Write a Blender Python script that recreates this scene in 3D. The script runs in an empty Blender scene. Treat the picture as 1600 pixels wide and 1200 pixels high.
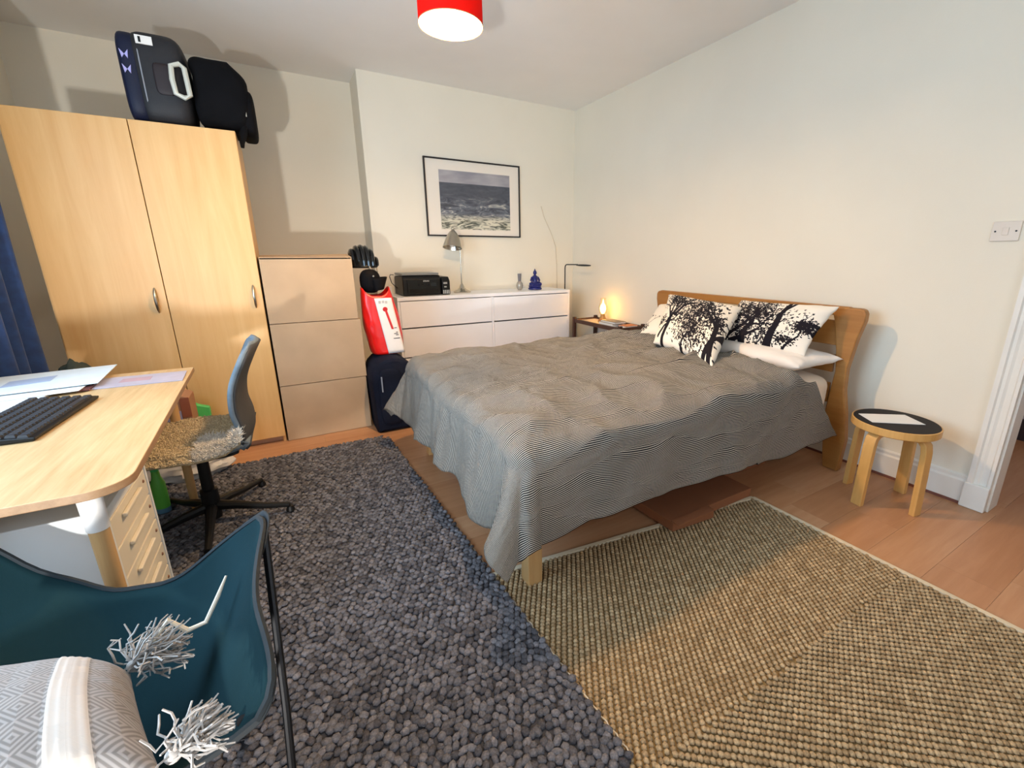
import bpy, bmesh, math, random
import numpy as np
from mathutils import Vector, Matrix, noise

PI = math.pi
scene = bpy.context.scene
COL = scene.collection
rnd = random.Random(7)

# ------------------------------------------------------------------ camera
CAM = Vector((-2.89769, -4.28736, 1.25158))
RT = Vector((0.86242609, -0.5061783, -0.002185))
UP = Vector((0.13271728, 0.22197064, 0.9659775))
FW = Vector((0.48847184, 0.8333742, -0.25861689))
cd = bpy.data.cameras.new('camera')
cd.sensor_fit = 'HORIZONTAL'
cd.sensor_width = 36.0
cd.lens = 36.0 * 679.954 / 1600.0
cd.shift_x = (800 - 850.234) / 1600.0
cd.shift_y = (581.39 - 600) / 1600.0
cd.clip_start = 0.02
cam = bpy.data.objects.new('camera', cd)
COL.objects.link(cam)
cam.matrix_world = Matrix(((RT.x, UP.x, -FW.x, CAM.x), (RT.y, UP.y, -FW.y, CAM.y), (RT.z, UP.z, -FW.z, CAM.z), (0, 0, 0, 1)))
scene.camera = cam

# ------------------------------------------------------------------ world, lights, exposure
scene.view_settings.view_transform = 'Standard'
scene.view_settings.look = 'None'
scene.view_settings.gamma = 1
scene.view_settings.use_curve_mapping = False
scene.view_settings.exposure = 0.24
w = bpy.data.worlds.new('overcast')
scene.world = w
w.use_nodes = True
w.node_tree.nodes['Background'].inputs[0].default_value = (0.62, 0.78, 1.0, 1)
w.node_tree.nodes['Background'].inputs[1].default_value = 1.2

def area(name, loc, target, sx, sy, power, color, spread=180):
    d = bpy.data.lights.new(name, 'AREA')
    d.shape = 'RECTANGLE'; d.size = sx; d.size_y = sy
    d.energy = power; d.color = color; d.spread = math.radians(spread)
    o = bpy.data.objects.new(name, d); COL.objects.link(o)
    o.location = loc
    o.rotation_euler = (Vector(target) - Vector(loc)).to_track_quat('-Z', 'Y').to_euler()
    return o

def point(name, loc, power, color, r):
    d = bpy.data.lights.new(name, 'POINT')
    d.energy = power; d.color = color; d.shadow_soft_size = r
    o = bpy.data.objects.new(name, d); COL.objects.link(o); o.location = loc
    return o

# daylight through the window in the left wall, and fill from an unseen window added behind the camera
area('window_daylight', (-4.42, -3.0, 1.55), (-2.0, -2.9, 0.9), 1.7, 1.3, 58, (0.52, 0.76, 1.0))
area('rear_fill', (-2.6, -5.62, 1.5), (-2.3, -2.0, 1.4), 2.0, 1.5, 14, (0.92, 0.95, 1.0))
sl = bpy.data.lights.new('added_floor_spot', 'SPOT'); sl.energy = 270; sl.color = (1.0, 0.97, 0.92); sl.spot_size = math.radians(78); sl.spot_blend = 0.7; sl.shadow_soft_size = 0.06  # unseen source, added to cast the shadows above the wardrobe
so_ = bpy.data.objects.new('added_floor_spot', sl); COL.objects.link(so_); so_.location = (-3.84, -5.30, 0.50)
so_.rotation_euler = (Vector((-2.9, 0.3, 2.75)) - so_.location).to_track_quat('-Z', 'Y').to_euler()
point('hall_fill', (0.75, -4.2, 2.4), 7, (1.0, 0.86, 0.72), 0.08)  # added fill to brighten the hall, no lamp is seen there

# ------------------------------------------------------------------ materials
def srgb(h):
    h = h.lstrip('#')
    c = [int(h[i:i + 2], 16) / 255 for i in (0, 2, 4)]
    return tuple(x / 12.92 if x <= 0.04045 else ((x + 0.055) / 1.055) ** 2.4 for x in c) + (1,)

MATS = {}
class NT:
    def __init__(s, name):
        s.m = bpy.data.materials.new(name); s.m.use_nodes = True
        s.t = s.m.node_tree; s.n = s.t.nodes
        s.b = s.n['Principled BSDF']
    def node(s, typ, **kw):
        x = s.n.new(typ)
        for k, v in kw.items():
            if k.startswith('i_'):
                key = k[2:]
                key = int(key) if key.isdigit() else key.replace('_', ' ')
                x.inputs[key].default_value = v
            else:
                setattr(x, k, v)
        return x
    def link(s, a, b): s.t.links.new(a, b)
    def coord(s, kind='Object', scale=(1, 1, 1), rot=(0, 0, 0)):
        c = s.node('ShaderNodeTexCoord'); mp = s.node('ShaderNodeMapping')
        mp.inputs['Scale'].default_value = scale; mp.inputs['Rotation'].default_value = rot
        s.link(c.outputs[kind], mp.inputs['Vector']); return mp.outputs['Vector']
    def ramp(s, fac, stops):
        r = s.node('ShaderNodeValToRGB')
        e = r.color_ramp.elements
        while len(e) < len(stops): e.new(0.5)
        for k, (p, c) in enumerate(stops): e[k].position = p; e[k].color = c
        s.link(fac, r.inputs['Fac']); return r.outputs['Color']
    def bump(s, h, strength=0.3, dist=0.01):
        b = s.node('ShaderNodeBump'); b.inputs['Strength'].default_value = strength; b.inputs['Distance'].default_value = dist
        s.link(h, b.inputs['Height']); s.link(b.outputs['Normal'], s.b.inputs['Normal'])

def plain(name, col, rough=0.6, metal=0.0, var=0.05, scale=6, bump=0.0, bscale=80, spec=0.5, coat=0.0, trans=0.0, alpha=1.0, stretch=(1, 1, 1), sheen=0.0):
    if name in MATS: return MATS[name]
    s = NT(name); c = srgb(col)
    v = s.coord('Object', stretch)
    nz = s.node('ShaderNodeTexNoise', i_Scale=scale, i_Detail=4.0); s.link(v, nz.inputs['Vector'])
    lo = tuple(max(0, x * (1 - var)) for x in c[:3]) + (1,); hi = tuple(min(1, x * (1 + var)) for x in c[:3]) + (1,)
    s.link(s.ramp(nz.outputs['Fac'], [(0.3, lo), (0.7, hi)]), s.b.inputs['Base Color'])
    s.b.inputs['Roughness'].default_value = rough; s.b.inputs['Metallic'].default_value = metal
    s.b.inputs['Specular IOR Level'].default_value = spec
    s.b.inputs['Coat Weight'].default_value = coat
    s.b.inputs['Sheen Weight'].default_value = sheen
    s.b.inputs['Transmission Weight'].default_value = trans
    if bump:
        n2 = s.node('ShaderNodeTexNoise', i_Scale=bscale, i_Detail=6.0); s.link(v, n2.inputs['Vector'])
        s.bump(n2.outputs['Fac'], bump, 0.004)
    MATS[name] = s.m
    return s.m

def emit(name, col, strength):
    s = NT(name); s.b.inputs['Base Color'].default_value = srgb(col)
    s.b.inputs['Emission Color'].default_value = srgb(col); s.b.inputs['Emission Strength'].default_value = strength
    MATS[name] = s.m; return s.m

def wood(name, c1, c2, axis='z', rough=0.45, scale=1.0, contrast=1.0, knots=False):
    s = NT(name)
    st = {'x': (0.6, 9, 9), 'y': (9, 0.6, 9), 'z': (9, 9, 0.6)}[axis]
    v = s.coord('Object', tuple(k * scale for k in st))
    nz = s.node('ShaderNodeTexNoise', i_Scale=3.0, i_Detail=8.0, i_Roughness=0.65, i_Distortion=(0.1 if axis == 'y' else 0.5)); s.link(v, nz.inputs['Vector'])
    v2 = s.coord('Object', (1, 1, 1)); n2 = s.node('ShaderNodeTexNoise', i_Scale=1.4, i_Detail=2.0); s.link(v2, n2.inputs['Vector'])
    mx = s.node('ShaderNodeMix'); mx.data_type = 'FLOAT'; mx.inputs[0].default_value = 0.35
    s.link(nz.outputs['Fac'], mx.inputs[2]); s.link(n2.outputs['Fac'], mx.inputs[3])
    s.link(s.ramp(mx.outputs[0], [(0.36, srgb(c1)), (0.64, srgb(c2))]), s.b.inputs['Base Color'])
    s.b.inputs['Roughness'].default_value = rough
    s.bump(nz.outputs['Fac'], 0.06, 0.002)
    MATS[name] = s.m; return s.m

def tinted(name, dark, light, rough=0.95, attr='tint', sheen=0.0, bump=0.0):
    s = NT(name); a = s.node('ShaderNodeAttribute', attribute_name=attr)
    cr = s.ramp(a.outputs['Fac'], [(0.0, srgb(dark)), (1.0, srgb(light))])
    vn = s.coord('Object', (1, 1, 1)); fn = s.node('ShaderNodeTexNoise', i_Scale=170.0, i_Detail=3.0); s.link(vn, fn.inputs['Vector'])
    fr0 = s.ramp(fn.outputs['Fac'], [(0.35, (0.62, 0.62, 0.62, 1)), (0.65, (1.0, 1.0, 1.0, 1))])
    ml = s.node('ShaderNodeMix'); ml.data_type = 'RGBA'; ml.blend_type = 'MULTIPLY'; ml.inputs[0].default_value = 1.0
    s.link(cr, ml.inputs[6]); s.link(fr0, ml.inputs[7]); s.link(ml.outputs[2], s.b.inputs['Base Color'])
    s.b.inputs['Roughness'].default_value = rough; s.b.inputs['Specular IOR Level'].default_value = 0.15
    s.b.inputs['Sheen Weight'].default_value = sheen
    if bump:
        v = s.coord('Object', (1, 1, 1)); n2 = s.node('ShaderNodeTexNoise', i_Scale=350.0, i_Detail=4.0); s.link(v, n2.inputs['Vector'])
        s.bump(n2.outputs['Fac'], bump, 0.003)
    MATS[name] = s.m; return s.m

M_wall = plain('painted_wall', '#eae3d2', 0.9, var=0.02, scale=2, bump=0.12, bscale=160, spec=0.2)
M_ceil = plain('painted_ceiling', '#f1efeb', 0.95, var=0.02, scale=2, bump=0.08, bscale=120, spec=0.2)
M_trim = plain('gloss_trim_paint', '#e9e5dc', 0.45, var=0.03, bump=0.06, bscale=60)
M_hall = plain('hall_wall_paint', '#c9c3cf', 0.9, var=0.02)
M_ward = wood('birch_foil', '#cf9f60', '#ddb57a', 'z', 0.42, 0.5)
M_planks = [wood('laminate_%s' % k, a, b, 'x', 0.38, 1.0) for k, a, b in (('a', '#b28059', '#c3946e'), ('b', '#ac7a54', '#bd8c66'), ('c', '#b88761', '#c89c77'))]
M_gap = plain('plank_joint', '#7a5336', 0.9)
M_dress = plain('white_lacquer', '#eff1f5', 0.35, var=0.01)
M_card = plain('cardboard', '#b39b7f', 0.95, spec=0.1, var=0.06, scale=5, bump=0.1, bscale=50)
M_card2 = plain('cardboard_inside', '#5b3a26', 0.9, var=0.08)
M_black = plain('black_plastic', '#0e0f10', 0.42, spec=0.3, var=0.1)
M_bgloss = plain('black_gloss_plastic', '#0c0d0f', 0.16, var=0.05)
M_dfab = plain('black_nylon', '#0b0b0e', 0.85, var=0.25, scale=9, bump=0.3, bscale=300, spec=0.12)
M_navyc = plain('navy_shell', '#141b33', 0.5, spec=0.25, var=0.2, bump=0.15, bscale=200)
M_red = plain('red_vinyl', '#d8150f', 0.28, var=0.12, scale=8, bump=0.35, bscale=22)
M_white = plain('white_plastic', '#efeeec', 0.45, var=0.02)
M_paper = plain('white_paper', '#eceae6', 0.8, var=0.02)
M_steel = plain('brushed_steel', '#b8b2a6', 0.28, 1.0, var=0.05)
M_chrome = plain('chrome', '#c9c2b4', 0.12, 1.0, var=0.02)
M_dmetal = plain('dark_metal', '#1c1d20', 0.4, 0.6, var=0.05)
M_birch = wood('birch_veneer', '#c9964f', '#dcae6c', 'z', 0.4, 1.0)
M_oak = wood('oiled_oak', '#98642c', '#b07c3e', 'y', 0.45, 0.8)
M_legoak = wood('pale_oak', '#b38c5a', '#c6a16f', 'z', 0.5, 1.0)
M_bamboo = wood('bamboo_top', '#b49468', '#cdb186', 'y', 0.38, 2.4)
M_bambedge = wood('bamboo_edge', '#8a6a4c', '#a58462', 'y', 0.5, 1.6)
M_darkwood = wood('dark_walnut', '#3a2116', '#53301f', 'y', 0.45, 1.0)
M_sheet = plain('beige_cotton', '#dcc9b4', 0.9, var=0.04, bump=0.3, bscale=14, sheen=0.2)
M_wpil = plain('white_cotton', '#ebe3da', 0.9, var=0.03, bump=0.3, bscale=12, sheen=0.2)
M_shell = plain('grey_felt', '#66727b', 0.95, var=0.1, scale=40, bump=0.3, bscale=500)
M_shellback = plain('charcoal_felt', '#3a3a3b', 0.9, var=0.1, bump=0.2, bscale=400)
M_wool = tinted('sheepskin_wool', '#cbb893', '#e8d9b6', sheen=0.2)
M_woolw = tinted('sheepskin_white_wool', '#ece5d8', '#fbf7ee', sheen=0.3)
M_linoleum = plain('black_linoleum', '#1b1516', 0.6, spec=0.2, var=0.1)
M_blueglass = plain('cobalt_resin', '#1d2268', 0.35, var=0.1)
M_loop = tinted('grey_wool_loops', '#525156', '#85848a', bump=0.8)
M_rugbase = plain('dark_rug_backing', '#3f3e42', 0.95)
M_sisal = tinted('sisal_beads', '#937856', '#c8ae88', bump=0.4)
M_sisbase = plain('sisal_backing', '#80673f', 0.95)
M_binding = plain('cream_binding', '#d3c3a6', 0.9, var=0.08, bump=0.3, bscale=200)
M_frame = plain('black_frame', '#1a1416', 0.4)
M_mat = plain('cream_mount_board', '#ebe2d4', 0.85, var=0.01)

# ------------------------------------------------------------------ mesh helpers
class MB:
    """collects geometry in world coordinates"""
    def __init__(s): s.v = []; s.f = []; s.smooth = False
    def add(s, v, f):
        o = len(s.v); s.v += [tuple(p) for p in v]; s.f += [tuple(i + o for i in q) for q in f]; return s
    def box(s, x0, x1, y0, y1, z0, z1):
        v = [(x, y, z) for x in (x0, x1) for y in (y0, y1) for z in (z0, z1)]
        return s.add(v, [(0, 1, 3, 2), (4, 6, 7, 5), (0, 4, 5, 1), (2, 3, 7, 6), (0, 2, 6, 4), (1, 5, 7, 3)])
    def tube(s, pts, r, n=10, cap=True, closed=False):
        pts = [Vector(p) for p in pts]; m = len(pts)
        rs = r if isinstance(r, (list, tuple)) else [r] * m
        vs = []; prev = None
        for i, p in enumerate(pts):
            if closed: d = pts[(i + 1) % m] - pts[i - 1]
            else: d = (pts[min(i + 1, m - 1)] - pts[max(i - 1, 0)])
            d.normalize()
            a = prev if prev is not None else (Vector((0, 0, 1)) if abs(d.z) < 0.9 else Vector((1, 0, 0)))
            a = (a - d * a.dot(d)); a.normalize(); b = d.cross(a); prev = a
            for k in range(n):
                t = 2 * PI * k / n; vs.append(p + (a * math.cos(t) + b * math.sin(t)) * rs[i])
        f = []
        for i in range(m if closed else m - 1):
            j = (i + 1) % m
            for k in range(n):
                f.append((i * n + k, i * n + (k + 1) % n, j * n + (k + 1) % n, j * n + k))
        if cap and not closed: f.append(tuple(range(n))[::-1]); f.append(tuple((m - 1) * n + k for k in range(n)))
        s.smooth = True
        return s.add(vs, f)
    def lathe(s, prof, c=(0, 0, 0), n=32, axis=None):
        c = Vector(c); q = Vector((0, 0, 1)).rotation_difference(Vector(axis)) if axis else None
        vs = []; m = len(prof)
        for (r, z) in prof:
            for k in range(n):
                t = 2 * PI * k / n; p = Vector((r * math.cos(t), r * math.sin(t), z))
                vs.append(c + (q @ p if q else p))
        f = [(i * n + k, i * n + (k + 1) % n, (i + 1) * n + (k + 1) % n, (i + 1) * n + k) for i in range(m - 1) for k in range(n)]
        (r0, z0), (r1, z1) = prof[0], prof[-1]
        if min(r0, r1) > 1e-5 and abs(r0 - r1) < 0.012 and abs(z0 - z1) < 0.04:      # hollow ring: join last to first
            f += [((m - 1) * n + k, (m - 1) * n + (k + 1) % n, (k + 1) % n, k) for k in range(n)]
        else:
            if r0 > 1e-5: f.append(tuple(range(n))[::-1])
            if r1 > 1e-5: f.append(tuple((m - 1) * n + k for k in range(n)))
        s.smooth = True
        return s.add(vs, f)
    def prism(s, poly, a, b, axis='y'):
        """poly in the two other axes, extruded along axis from a to b"""
        n = len(poly)
        def P(u, w_, t): return {'y': (u, t, w_), 'x': (t, u, w_), 'z': (u, w_, t)}[axis]
        vs = [P(u, w_, a) for u, w_ in poly] + [P(u, w_, b) for u, w_ in poly]
        f = [tuple(range(n)), tuple(range(n, 2 * n))[::-1]] + [(i, (i + 1) % n + 0, (i + 1) % n + n, i + n) for i in range(n)]
        return s.add(vs, f)
    def grid(s, fn, nu, nv, wrap=False):
        vs = [fn(i / nu, j / nv) for i in range(nu + 1) for j in range(nv + 1)]
        f = [(i * (nv + 1) + j, (i + 1) * (nv + 1) + j, (i + 1) * (nv + 1) + j + 1, i * (nv + 1) + j + 1) for i in range(nu) for j in range(nv)]
        s.smooth = True
        return s.add(vs, f)
    def ball(s, c, r, n=12, rz=None):
        rz = rz or r; pr = [(r * math.sin(PI * k / n), -rz * math.cos(PI * k / n)) for k in range(n + 1)]
        pr[0] = (0, -rz); pr[-1] = (0, rz)
        return s.lathe(pr, c, n * 2)

def finish(o, bevel=0.0, seg=2, smooth=False, solid=0.0, sub=0):
    me = o.data
    bm = bmesh.new(); bm.from_mesh(me)
    bmesh.ops.remove_doubles(bm, verts=bm.verts, dist=1e-5)
    bmesh.ops.recalc_face_normals(bm, faces=bm.faces)
    bm.to_mesh(me); bm.free()
    if smooth:
        me.polygons.foreach_set('use_smooth', [True] * len(me.polygons))
        if smooth == 'auto':
            me.set_sharp_from_angle(angle=math.radians(35))
    if solid: md = o.modifiers.new('solid', 'SOLIDIFY'); md.thickness = solid; md.offset = 0
    if bevel:
        md = o.modifiers.new('bevel', 'BEVEL'); md.width = bevel; md.segments = seg; md.limit_method = 'ANGLE'; md.angle_limit = math.radians(40)
        md.harden_normals = True
        me.polygons.foreach_set('use_smooth', [True] * len(me.polygons))
    if sub: md = o.modifiers.new('sub', 'SUBSURF'); md.levels = sub; md.render_levels = sub

def wloc(p):
    l = Vector((0, 0, 0))
    while p is not None: l += Vector(p.location); p = p.parent
    return l

def obj(name, mb, mat, parent=None, bevel=0.0, seg=2, smooth=None, solid=0.0, sub=0, label=None, at=None, rot=None, merge=True):
    """link collected world-space geometry as one mesh object, origin at `at` (or parent)"""
    base = Vector(at) if at is not None else (wloc(parent) if parent else Vector((0, 0, 0)))
    me = bpy.data.meshes.new(name)
    me.from_pydata([tuple(Vector(v) - base) for v in mb.v], [], mb.f)
    me.materials.append(mat)
    o = bpy.data.objects.new(name, me); COL.objects.link(o)
    if parent: o.parent = parent; o.location = base - wloc(parent)
    else: o.location = base
    if merge: finish(o, bevel, seg, smooth if smooth is not None else ('auto' if mb.smooth else False), solid, sub)
    if label: o['label'] = label
    return o

def thing(name, label, cat, loc=(0, 0, 0), group=None):
    o = bpy.data.objects.new(name, None); COL.objects.link(o); o.location = loc
    o.empty_display_size = 0.05
    o['label'] = label; o['category'] = cat
    if group: o['group'] = group
    return o

def tag(o, label, cat, group=None, kind=None):
    o['label'] = label; o['category'] = cat
    if group: o['group'] = group
    if kind: o['kind'] = kind
    return o

def struct(name, mb, mat, parent=None, **kw):
    o = obj(name, mb, mat, parent, **kw)
    if parent is None: o['kind'] = 'structure'
    return o

def text(name, body, size, mat, parent, origin, xdir, ydir, extrude=0.0005):
    """flat lettering standing at origin, reading along xdir, upright along ydir"""
    cu = bpy.data.curves.new(name, 'FONT'); cu.body = body; cu.size = size; cu.extrude = extrude; cu.align_x = 'CENTER'; cu.align_y = 'CENTER'
    tmp = bpy.data.objects.new(name + '_tmp', cu); COL.objects.link(tmp)
    dg = bpy.context.evaluated_depsgraph_get()
    me = bpy.data.meshes.new_from_object(tmp.evaluated_get(dg))
    bpy.data.objects.remove(tmp)
    X = Vector(xdir).normalized(); Z = X.cross(Vector(ydir)).normalized(); Y = Z.cross(X)
    me.transform(Matrix(((X.x, Y.x, Z.x, 0), (X.y, Y.y, Z.y, 0), (X.z, Y.z, Z.z, 0), (0, 0, 0, 1))))
    me.materials.clear(); me.materials.append(mat)
    o = bpy.data.objects.new(name, me); COL.objects.link(o)
    o.parent = parent; o.location = Vector(origin) - wloc(parent)
    return o

# ------------------------------------------------------------------ room shell
X0, Y0, YA, H, XC = -4.30, -5.70, 0.358, 2.729, -2.164
T = 0.12
fl = struct('floor', MB().box(X0 - T, 1.5, Y0 - T, YA + T, -0.10, -0.012), M_gap)
# laminate planks along X, staggered
ph = 0.192; y = Y0; row = 0
while y < YA:
    y1 = min(y + ph, YA); x = X0 - rnd.uniform(0.0, 1.1)
    while x < 1.5:
        a, b = max(x, X0), min(x + 1.28, 1.5)
        # planks run on through the doorway only
        pieces = [(a, b)] if (-4.62 < (y + y1) / 2 < -3.70) else [(a, min(b, 0.0)), (max(a, T), b)]
        for (a, b) in pieces:
            if b - a < 0.03 or (a > 0 and not -5.2 < y < -3.0): continue
            o = obj('plank', MB().box(a + 0.0004, b - 0.0004, y + 0.0004, y1 - 0.0004, -0.012, 0.0), M_planks[rnd.randrange(3)], fl, at=((a + b) / 2, (y + y1) / 2, -0.006))
        x += 1.28
    y = y1; row += 1
struct('ceiling', MB().box(X0 - T, 1.5, Y0 - T, YA + T, H, H + 0.1), M_ceil)
struct('wall_back', MB().box(XC, 0.0, 0.0, T + YA, -0.1, H).box(X0 - T, XC, YA, YA + T, -0.1, H), M_wall)
# right wall with the doorway
DY0, DY1, DH = -3.74, -4.58, 2.06
rw = MB().box(0, T, DY0, T + YA, -0.1, H).box(0, T, Y0 - T, DY1, -0.1, H).box(0, T, DY1, DY0, DH, H)
struct('wall_right', rw, M_wall)
hw = MB().box(1.4, 1.5, Y0 - T, YA + T, -0.1, H).box(T, 1.4, -3.0, -2.9, -0.1, H).box(T, 1.4, -5.3, -5.2, -0.1, H)
struct('wall_hall', hw, M_hall)
struct('baseboard_hall', MB().box(1.38, 1.4, -5.2, -3.0, 0, 0.15), plain('dark_hall_skirting', '#3d3236', 0.6))
# left wall with window
WY0, WY1, WZ0, WZ1 = -3.95, -1.75, 0.85, 2.25
lw = MB().box(X0 - T, X0, Y0 - T, WY0, -0.1, H).box(X0 - T, X0, WY1, YA + T, -0.1, H).box(X0 - T, X0, WY0, WY1, -0.1, WZ0).box(X0 - T, X0, WY0, WY1, WZ1, H)
struct('wall_left', lw, M_wall)
M_glass = plain('window_glass', '#ffffff', 0.02, var=0, trans=1.0)
def window(name, axis, c, a0, a1, z0, z1):
    root = struct(name, (MB().box(c - 0.03, c + 0.03, a0, a1, z0 - 0.03, z0) if axis == 'x' else MB().box(a0, a1, c - 0.03, c + 0.03, z0 - 0.03, z0)), M_trim)
    def bx(u0, u1, w0, w1, d): return MB().box(c - d, c + d, u0, u1, w0, w1) if axis == 'x' else MB().box(u0, u1, c - d, c + d, w0, w1)
    m = (a0 + a1) / 2; t = 0.05
    for u0, u1, w0, w1 in ((a0, a0 + t, z0, z1), (a1 - t, a1, z0, z1), (m - t / 2, m + t / 2, z0, z1), (a0 + t, m - t / 2, z0, z0 + t), (m + t / 2, a1 - t, z0, z0 + t), (a0 + t, m - t / 2, z1 - t, z1), (m + t / 2, a1 - t, z1 - t, z1)):
        obj('window_frame', bx(u0, u1, w0, w1, 0.025), M_trim, root)
window('window_1', 'x', X0 - 0.05, WY0, WY1, WZ0, WZ1)
# rear wall behind the camera, with an unseen window added for the fill
BX0, BX1, BZ0, BZ1 = -3.7, -1.5, 0.75, 2.25
bw = MB().box(X0 - T, BX0, Y0 - T, Y0, -0.1, H).box(BX1, T, Y0 - T, Y0, -0.1, H).box(BX0, BX1, Y0 - T, Y0, -0.1, BZ0).box(BX0, BX1, Y0 - T, Y0, BZ1, H)
struct('wall_front', bw, M_wall)
window('added_window_2', 'y', Y0 - 0.05, BX0, BX1, BZ0, BZ1)
bpy.data.objects['rear_fill'].location = (-2.6, Y0 + 0.02, 1.5)
bpy.data.objects['window_daylight'].location = (X0 + 0.02, -2.95, 1.55)

# skirting board on the right wall with a brown bead at the floor
def skirt(y0, y1):
    m = MB(); m.prism([(0, 0.015), (-0.022, 0.015), (-0.022, 0.125), (-0.014, 0.135), (-0.014, 0.15), (0, 0.158)], y0, y1, 'y')
    return m
struct('baseboard_right', skirt(-3.652, 0.0), M_trim)
struct('trim_1', MB().box(-0.024, 0, -3.645, 0.0, 0.0, 0.015), plain('brown_floor_bead', '#7a4a3c', 0.6))
struct('baseboard_back', MB().box(XC, -0.025, -0.02, 0, 0, 0.15), M_trim)
# moulded architrave round the doorway
def arch_profile(y_in, sgn):
    # (x, y) section, y_in = opening side
    p = [(0, 0), (-0.030, 0), (-0.030, 0.012), (-0.022, 0.018), (-0.018, 0.040), (-0.026, 0.050), (-0.026, 0.062), (-0.036, 0.068), (-0.036, 0.086), (0, 0.092)]
    return [(x, y_in + sgn * yy) for x, yy in p]
door = struct('door_1', MB().prism(arch_profile(DY0, 1), 0.12, DH + 0.0, 'z').prism(arch_profile(DY1, -1), 0.12, DH, 'z').box(-0.030, 0, DY1 - 0.09, DY0 + 0.09, DH, DH + 0.09), M_trim)
obj('door_lining', MB().box(-0.004, T + 0.004, DY0 - 0.010, DY0 - 0.0006, 0.001, DH - 0.011).box(-0.004, T + 0.004, DY1 + 0.0006, DY1 + 0.010, 0.001, DH - 0.011).box(-0.004, T + 0.004, DY1 + 0.0006, DY0 - 0.0006, DH - 0.010, DH - 0.0006), M_trim, door)
obj('plinth_block', MB().box(-0.042, 0, DY0 - 0.002, DY0 + 0.096, 0, 0.135), M_trim, door, bevel=0.006)
obj('plinth_block', MB().box(-0.042, 0, DY1 - 0.096, DY1 + 0.002, 0, 0.135), M_trim, door, bevel=0.006)

obj('threshold', MB().box(-0.002, T + 0.002, DY1 - 0.1, DY0 + 0.1, -0.0115, -0.0008), M_planks[0], door)
# light switch
sw = thing('light_switch', 'cream double-screw light switch plate on the right wall beside the doorway', 'light switch', (0, -3.551, 1.355))
obj('plate', MB().box(-0.009, -0.0005, -3.600, -3.502, 1.311, 1.399), plain('switch_plastic', '#ddd3c6', 0.5), sw, bevel=0.003)
obj('rocker', MB().box(-0.013, -0.008, -3.562, -3.540, 1.338, 1.372), plain('switch_plastic', '#ddd3c6', 0.5), sw, bevel=0.002)
for yy in (-3.586, -3.516): obj('screw', MB().lathe([(0, 0), (0.004, 0), (0.003, 0.0018), (0, 0.0018)], (-0.009, yy, 1.355), 10, (-1, 0, 0)), M_dmetal, sw)
# white cable down the chimney wall
cb = MB().tube([(-0.42, -0.006, 1.76), (-0.382, -0.006, 1.648), (-0.30, -0.006, 1.50), (-0.236, -0.006, 1.35), (-0.222, -0.006, 1.15), (-0.216, -0.006, 0.90), (-0.214, -0.006, 0.2)], 0.0035, 8)
tag(obj('cable', cb, plain('cable_white', '#d8cdb8', 0.5)), 'thin white cable running down the cream wall near the corner', 'cable')

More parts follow.
